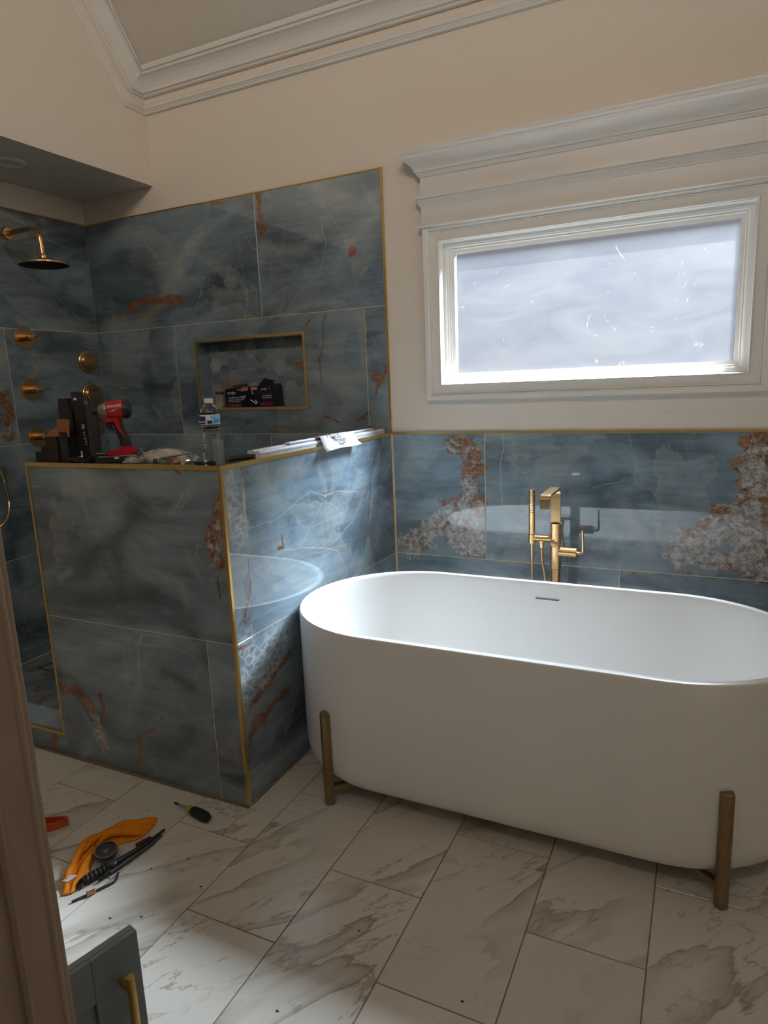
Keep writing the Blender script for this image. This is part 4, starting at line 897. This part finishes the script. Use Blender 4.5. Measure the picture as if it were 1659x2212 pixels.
base = [(-.560, 1.258), (-.446, 1.258), (-.441, 1.272), (-.452, 1.286), (-.500, 1.289), (-.512, 1.278), (-.555, 1.272)]
MB().prism(base, lambda u, v, d: (u, YW + d, v), -.034, .034).build('foot_housing', M['red'], dv, bevel=.004)
bat = MB().box(-.600, -.438, YW - .036, YW + .036, TZ + .002, 1.258).box(-.612, -.560, YW - .030, YW + .030, TZ + .002, 1.270).build('battery', M['black'], dv, bevel=.005)
MB().prism([(-.556, 1.258), (-.532, 1.258), (-.540, 1.274), (-.548, 1.274)], lambda u, v, d: (u, YW + d, v), -.0385, -.034).build('battery_latch', M['red'], dv)
MB().box(-.528, -.510, YW - .0372, YW - .036, 1.245, 1.251).build('charge_gauge', M['paper'], dv)
text('lettering', 'Milwaukee', .0145, M['paper'], dv, (-.537, YW - .0357, 1.426), (1, 0, .14), (0, .12, 1), shear=.3)
MB().add([(-.530, YW - .0355, 1.413), (-.492, YW - .0355, 1.424), (-.505, YW - .0355, 1.418), (-.504, YW - .0355, 1.4165)], [(0, 1, 2, 3)]).build('swoosh', M['paper'], dv)

# flat black pouch between boxes and driver, dark boxes
bp = thing('black_pouch', 'flat black pouch lying between the boxes and the driver', 'pouch', (-.66, -1.275, TZ))
m = MB()
rsl = []
for i in range(9):
    x = -.712 + .105 * i / 8; h = .016 + .010 * math.sin(i * .9 + 1); wy = .024 + .004 * math.sin(i)
    rsl.append([(x, -1.285 + wy * math.cos(t), TZ + max(0.0, h / 2 + h / 2 * math.sin(t))) for t in [2 * PI * k / 12 for k in range(12)]])
MB().rings(rsl).build('fabric', M['rubber'], bp)
MB().tube(bez([(-.665, -1.309, TZ + .018), (-.650, -1.311, TZ + .026), (-.640, -1.308, TZ + .022)], 5), .0025, 6).build('pull_tab', M['alu'], bp)
def carton(name, label, x0, x1, y0, y1, z1, mat, top=None, flaps=()):
    b = thing(name, label, 'box', ((x0 + x1) / 2, (y0 + y1) / 2, TZ))
    m = MB()
    wth = .0015
    for q in ((x0, x1, y0, y0 + wth), (x0, x1, y1 - wth, y1), (x0, x0 + wth, y0, y1), (x1 - wth, x1, y0, y1)): m.box(*q, TZ, z1)
    m.box(x0, x1, y0, y1, TZ, TZ + wth); m.build('carton', mat, b)
    for f, mt in flaps: MB().add(f, [tuple(range(len(f)))]).build('flap', mt, b).modifiers.new('thick', 'SOLIDIFY').thickness = .0012
    return b
tb = carton('tall_box', 'tall narrow dark brown box with open flaps behind the driver', -.712, -.655, -1.262, -1.206, 1.455, M['brown'],
    flaps=[([(-.712, -1.262, 1.455), (-.655, -1.262, 1.455), (-.655, -1.258, 1.488), (-.708, -1.258, 1.488)], M['black']), ([(-.712, -1.262, 1.455), (-.712, -1.206, 1.455), (-.733, -1.21, 1.490), (-.733, -1.25, 1.490)], M['brown']), ([(-.655, -1.262, 1.455), (-.655, -1.246, 1.455), (-.653, -1.246, 1.440), (-.653, -1.262, 1.446)], M['kraft'])])
MB().box(-.703, -.688, -1.2645, -1.2632, 1.459, 1.467).build('sticker', M['paper'], tb)
MB().box(-.700, -.693, -1.2635, -1.2622, 1.250, 1.270).build('sticker', M['paper'], tb)
for k in range(5): text('lettering', 'ALERIA'[k], .013, M['white'], tb, (-.676 + .002 * k, -1.2632, 1.342 - .011 * k), (0, 0, -1), (1, 0, 0))
MB().tube([(-.672 + .006 * math.cos(t), -1.2632, 1.362 + .009 * math.sin(t)) for t in [2 * PI * k / 16 for k in range(17)]], .0009, 5).build('round_mark', M['white'], tb)
MB().add([(-.676, -1.2632, 1.356), (-.674, -1.2632, 1.355), (-.668, -1.2632, 1.368), (-.670, -1.2632, 1.369)], [(0, 1, 2, 3)]).build('round_mark', M['white'], tb)
ob = carton('small_box', 'small dark box with a raised orange kraft flap in front of the tall box', -.765, -.716, -1.300, -1.266, 1.330, M['black'],
    flaps=[([(-.767, -1.302, 1.326), (-.704, -1.302, 1.326), (-.700, -1.297, 1.390), (-.767, -1.297, 1.392)], M['kraft']), ([(-.757, -1.303, 1.326), (-.71, -1.303, 1.326), (-.716, -1.3045, 1.345), (-.752, -1.3045, 1.345)], M['maroon'])])
for k in range(3): MB().box(-.752 + .010 * k, -.748 + .010 * k, -1.3012, -1.3003, 1.285, 1.318).build('print_line', M['darkgrey'], ob)
mb_ = carton('maroon_box', 'maroon box with a kraft lid edge at the left of the group', -.832, -.769, -1.305, -1.262, 1.328, M['maroon'],
    flaps=[([(-.832, -1.305, 1.328), (-.769, -1.305, 1.328), (-.772, -1.262, 1.356), (-.829, -1.262, 1.356)], M['kraft'])])
bb = thing('black_box', 'black tapered box standing behind the maroon box', 'box', (-.775, -1.235, TZ))
MB().rings([[(-.775 + sx * a_, -1.230 + sy * .024, z) for sx, sy in ((-1, -1), (1, -1), (1, 1), (-1, 1))] for a_, z in ((.022, TZ), (.031, 1.425), (.025, 1.466))], smooth=False).build('carton', M['black'], bb, bevel=.0015)
MB().box(-.748, -.728, -1.2585, -1.245, 1.330, 1.425).build('inner_tray', M['brown'], bb)
cs = thing('black_case', 'low black case with stepped lid at the left end of the half wall', 'case', (-.885, -1.262, TZ))
MB().box(-.922, -.838, -1.290, -1.222, TZ, TZ + .038).build('case', M['rubber'], cs, bevel=.004)
MB().box(-.897, -.845, -1.280, -1.232, TZ + .038, TZ + .062).build('lid', M['black'], cs, bevel=.003)

# ---------------------------------------------------------------- things on the floor
def cloth(outline_rows, z, name, mat, par):
    n = len(outline_rows[0]); vs = [p for r in outline_rows for p in r]
    fs = [(i * n + k, i * n + k + 1, (i + 1) * n + k + 1, (i + 1) * n + k) for i in range(len(outline_rows) - 1) for k in range(n - 1)]
    o = MB().add(vs, fs, True).build(name, mat, par)
    m = o.modifiers.new('sub', 'SUBSURF'); m.levels = 2; m.render_levels = 2
    s_ = o.modifiers.new('thick', 'SOLIDIFY'); s_.thickness = .004; s_.offset = 1
    return o
tw = thing('orange_cloth', 'bright orange terry cloth crumpled on the floor', 'cloth', (-.31, -1.69, 0))
left = [(-.262, -1.502), (-.315, -1.530), (-.362, -1.566), (-.385, -1.615), (-.392, -1.670), (-.375, -1.735), (-.350, -1.795), (-.315, -1.845), (-.262, -1.893)]
right = [(-.255, -1.515), (-.236, -1.565), (-.240, -1.605), (-.262, -1.640), (-.300, -1.668), (-.305, -1.720), (-.290, -1.770), (-.262, -1.815), (-.240, -1.872)]
from mathutils import noise as mn
rows = []
for i in range(33):
    u = i / 32 * 8; a_ = int(min(u, 7.999)); f = u - a_
    L_ = Vector(left[a_]).lerp(Vector(left[a_ + 1]), f); R2 = Vector(right[a_]).lerp(Vector(right[a_ + 1]), f); row = []
    for k in range(19):
        v = k / 18; p = L_.lerp(R2, v); edge = min(v, 1 - v) * 2; ends = min(1, min(i, 32 - i) / 3)
        e2 = edge ** .45 * ends
        wr = .006 * mn.noise((p.x * 30, p.y * 30, 1)) + .005 * mn.noise((p.x * 75, p.y * 60, 4))
        if i < 14:        # the flat fan of cloth towards the half wall
            h = .007 + .005 * math.sin(v * 7 + i * .25) + wr
        else:             # the folded part: two ridges with a hollow between
            t_ = min(1, (i - 14) / 5)
            ridge = .034 * math.exp(-((v - .16) / .15) ** 2) + .026 * math.exp(-((v - .82) / .13) ** 2) + .016 * math.exp(-((v - .48 + .08 * math.sin(i * .5)) / .06) ** 2)
            h = (.008 * (1 - t_) + t_ * ridge) + wr * 1.6
        p = p + Vector((mn.noise((p.x * 18, p.y * 18, 7)), mn.noise((p.x * 18, p.y * 18, 9)))) * .010
        row.append((p.x, p.y, max(.0015, .002 + h * e2)))
    rows.append(row)
cloth(rows, 0, 'cloth_body', M['orange'], tw)
for k, pts in enumerate(([(-.262, -1.612, .016), (-.290, -1.640, .030), (-.330, -1.665, .034), (-.352, -1.705, .028), (-.345, -1.745, .018)],
                         [(-.240, -1.600, .012), (-.262, -1.622, .026), (-.298, -1.640, .036), (-.318, -1.672, .036), (-.322, -1.715, .026)],
                         [(-.372, -1.660, .018), (-.366, -1.715, .030), (-.340, -1.775, .028), (-.310, -1.830, .016)],
                         [(-.318, -1.735, .014), (-.300, -1.762, .022), (-.285, -1.800, .018), (-.268, -1.838, .010)])):
    P = bez(pts, 6); MB().tube(P, [.004 + .007 * math.sin(PI * i / (len(P) - 1)) * (1 + .5 * mn.noise(tuple(P[i] * 60))) for i in range(len(P))], 12).build('fold', M['orange'], tw)
MB().add([(-.288, -1.842, .0255), (-.268, -1.832, .024), (-.276, -1.862, .020), (-.296, -1.866, .020)], [(0, 1, 2, 3)]).build('care_label', M['paper'], tw).modifiers.new('t', 'SOLIDIFY').thickness = .0008
sp = thing('tape_spool', 'round dark spool of tape with clear rim on the orange cloth', 'tape spool', (-.262, -1.728, .02))
MB().lathe((-.264, -1.724, .020), (.10, -.12, 1), [(0, .029), (.002, .034), (.004, .035), (.016, .035), (.018, .033), (.018, .030), (.015, .029), (.015, .001)], 36).build('spool', M['darkgrey'], sp)
MB().lathe((-.2622, -1.7262, .0380), (.10, -.12, 1), [(0, .0335), (.0012, .0345), (.0012, .0315)], 36, cap=False).build('clear_rim', M['alu'], sp)
MB().prism([(-.272, -1.736), (-.253, -1.734), (-.260, -1.716)], lambda u, v, d: (u, v, .0345 - (u + .262) * .1 + (v + 1.726) * .12 + d), 0, .0015).build('triangle_mark', M['alu'], sp)
# clamp-like tool with two long bars and ribbed grip
ct = thing('pistol_grip_tool', 'black pistol-grip tool with long twin bars beside the cloth', 'hand tool', (-.22, -1.68, 0)); ct.location.x += .019
MB().tube([(-.244, -1.800, .014), (-.229, -1.742, .016), (-.214, -1.68, .014), (-.206, -1.60, .012), (-.206, -1.548, .010)], [.008, .010, .009, .006, .004], 10).build('upper_bar', M['black'], ct)
MB().tube([(-.215, -1.775, .010), (-.205, -1.70, .009), (-.196, -1.62, .008), (-.199, -1.572, .007)], [.006, .007, .006, .004], 10).build('lower_bar', M['darkgrey'], ct)
MB().tube([(-.222, -1.655, .020), (-.213, -1.605, .017)], [.0085, .006], 10).build('red_sleeve', simple('dark red rubber', (.10, .008, .012), .5), ct)
P = [Vector((-.232, -1.765, .020)).lerp(Vector((-.258, -1.836, .014)), i / 24) for i in range(25)]
MB().tube(P, [.0135 + .0018 * math.sin(i * 1.55) for i in range(25)], 14).build('ribbed_grip', M['rubber'], ct)
MB().tube(bez([(-.262, -1.832, .020), (-.268, -1.846, .010), (-.252, -1.856, .007)], 5), .006, 8).build('guard_hook', M['black'], ct)
MB().tube(bez([(-.222, -1.768, .014), (-.219, -1.792, .012), (-.224, -1.812, .009)], 5), [.007 - .0003 * i for i in range(11)], 8).build('trigger', M['black'], ct)
MB().lathe((-.225, -1.752, .020), (0, 0, 1), [(0, .014), (.009, .014), (.012, .010), (.012, .001)], 16).build('pivot', M['darkgrey'], ct)
# hooked rod with brass collar
hr = thing('hooked_rod', 'dark hooked steel rod with a brass collar on the floor', 'rod', (-.21, -1.84, 0)); hr.location.x += .020; hr.location.y -= .006
MB().tube([(-.233, -1.897, .0045), (-.212, -1.858, .0045), (-.188, -1.808, .0045), (-.179, -1.788, .0045), (-.181, -1.776, .0045), (-.192, -1.762, .0045), (-.199, -1.752, .0045)], .0038, 6).build('rod', M['darkgrey'], hr)
MB().lathe((-.2125, -1.861, .0072), (.44, .90, 0), [(0, .0055), (.002, .0080), (.005, .0080), (.006, .0062), (.016, .0068), (.024, .0072), (.026, .006)], 16).build('brass_collar', M['brass'], hr)
# slim rod left of the cloth
sr = thing('steel_rod', 'thin bright steel rod lying left of the orange cloth', 'rod', (-.45, -1.74, 0))
MB().tube([(-.500, -1.806, .003), (-.392, -1.690, .003)], .0028, 10).build('rod', M['steel'], sr)
# orange red plastic piece
op = thing('plastic_clip', 'orange red hollow plastic piece by the left edge', 'plastic piece', (-.58, -1.675, 0))
poly = [(-.640, -1.690), (-.560, -1.645), (-.542, -1.642), (-.532, -1.652), (-.560, -1.700), (-.630, -1.735)]
MB().prism(poly, lambda u, v, d: (u, v, d), 0, .004).build('base', M['rust'], op)
inn = [(-.590 + (u + .590) * .78, -1.680 + (v + 1.680) * .78) for u, v in poly]
m = MB(); n_ = len(poly)
for z0, z1 in ((.004, .026),):
    A_ = [(u, v, z0) for u, v in poly]; B_ = [(u, v, z1) for u, v in poly]; C_ = [(u, v, z1) for u, v in inn]; D_ = [(u, v, z0) for u, v in inn]
    m.rings([A_, B_, C_, D_], False, False, smooth=False)
m.build('wall', M['rust'], op)
# stubby screwdriver
sd = thing('screwdriver', 'stubby screwdriver with fat black handle near the half wall', 'screwdriver', (-.16, -1.435, 0))
d = Vector((.976, -.17, 0)).normalized(); s0 = Vector((-.165, -1.437, .019))
MB().lathe(s0, d, [(0, .008), (.004, .013), (.012, .0165), (.030, .0185), (.062, .0190), (.080, .0175), (.090, .013), (.093, .006)], 12).build('handle', M['rubber'], sd)
MB().lathe(s0 - d * .018, d, [(0, .0075), (.004, .0115), (.009, .0115), (.011, .008), (.019, .009)], 16).build('collar', M['yellow'], sd)
MB().lathe(s0 - d * .018 + Vector((0, 0, 0)), Vector((-d.x, -d.y, -.10)), [(0, .0040), (.055, .0036)], 12).build('shaft', M['steel'], sd)
MB().lathe(s0 - d * .073 + Vector((0, 0, -.005)), Vector((-d.x, -d.y, -.12)), [(0, .0042), (.018, .0044), (.024, .0030), (.027, .0015)], 10).build('tip', M['black'], sd)
# crumbs on the floor
m = MB(); rr = random.Random(5)
for x, y in ((-.02, -1.62), (.02, -1.86), (-.06, -1.90), (-.12, -2.02), (.62, -1.66), (.95, -1.75), (-.40, -1.55), (-.33, -1.48), (.10, -1.70), (-.1, -1.7), (.55, -1.95), (-.45, -1.64)):
    m.ball((x, y, .0008), .0022 + .001 * rr.random(), 5, (1.6, 1, .5))
tag(m.build('floor_crumbs', M['brown']), 'tiny dark crumbs scattered over the marble floor', 'crumbs', kind='stuff')

# ---------------------------------------------------------------- vanity with open door, bottom left
vn = thing('vanity_cabinet', 'blue grey vanity with an open shaker door and brass pull', 'cabinet', (.25, -2.98, 0))
MB().box(-.20, .60, -3.25, -2.735, .10, .735).build('carcass', M['bluegrey'], vn, bevel=.002)
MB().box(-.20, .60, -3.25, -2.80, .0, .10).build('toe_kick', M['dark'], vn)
MB().box(-.21, .615, -3.26, -2.712, .7352, .765).build('counter', M['white'], vn, bevel=.003)
uD = Vector((.257, .966, 0)).normalized(); nD = Vector((.966, -.257, 0)).normalized(); e0 = Vector((.687, -2.4355, 0)); LD = .285
def dpt(s_, z, o_): p = e0 - uD * s_ + nD * o_; return (p.x, p.y, z)
dr_ = MB()
th_ = .019
def dbox(m, s0_, s1_, z0, z1, o0, o1):
    v = [dpt(s, z, o) for s in (s0_, s1_) for z in (z0, z1) for o in (o0, o1)]
    return m.add(v, [(0, 1, 3, 2), (4, 6, 7, 5), (0, 4, 5, 1), (2, 3, 7, 6), (0, 2, 6, 4), (1, 5, 7, 3)])
m = MB(); dbox(m, 0, LD, .12, .70, -.010, .002)
for q in ((0, .070, .12, .70), (LD - .070, LD, .12, .70), (.070, LD - .070, .630, .70), (.070, LD - .070, .12, .19)): dbox(m, *q, .002, .0095)
door = m.build('door', M['bluegrey'], vn, bevel=.0015)
hm = MB(); hm.cyl(dpt(.032, .664, .040), dpt(.032, .50, .040), .0062, n=16); hm.build('handle', M['gold'], door)
for z in (.640, .525): MB().cyl(dpt(.032, z, .009), dpt(.032, z, .040), .0048, .0048, 12).build('handle_post', M['gold'], door)

for o in bpy.data.objects:
    if '_o' in o.keys(): del o['_o']
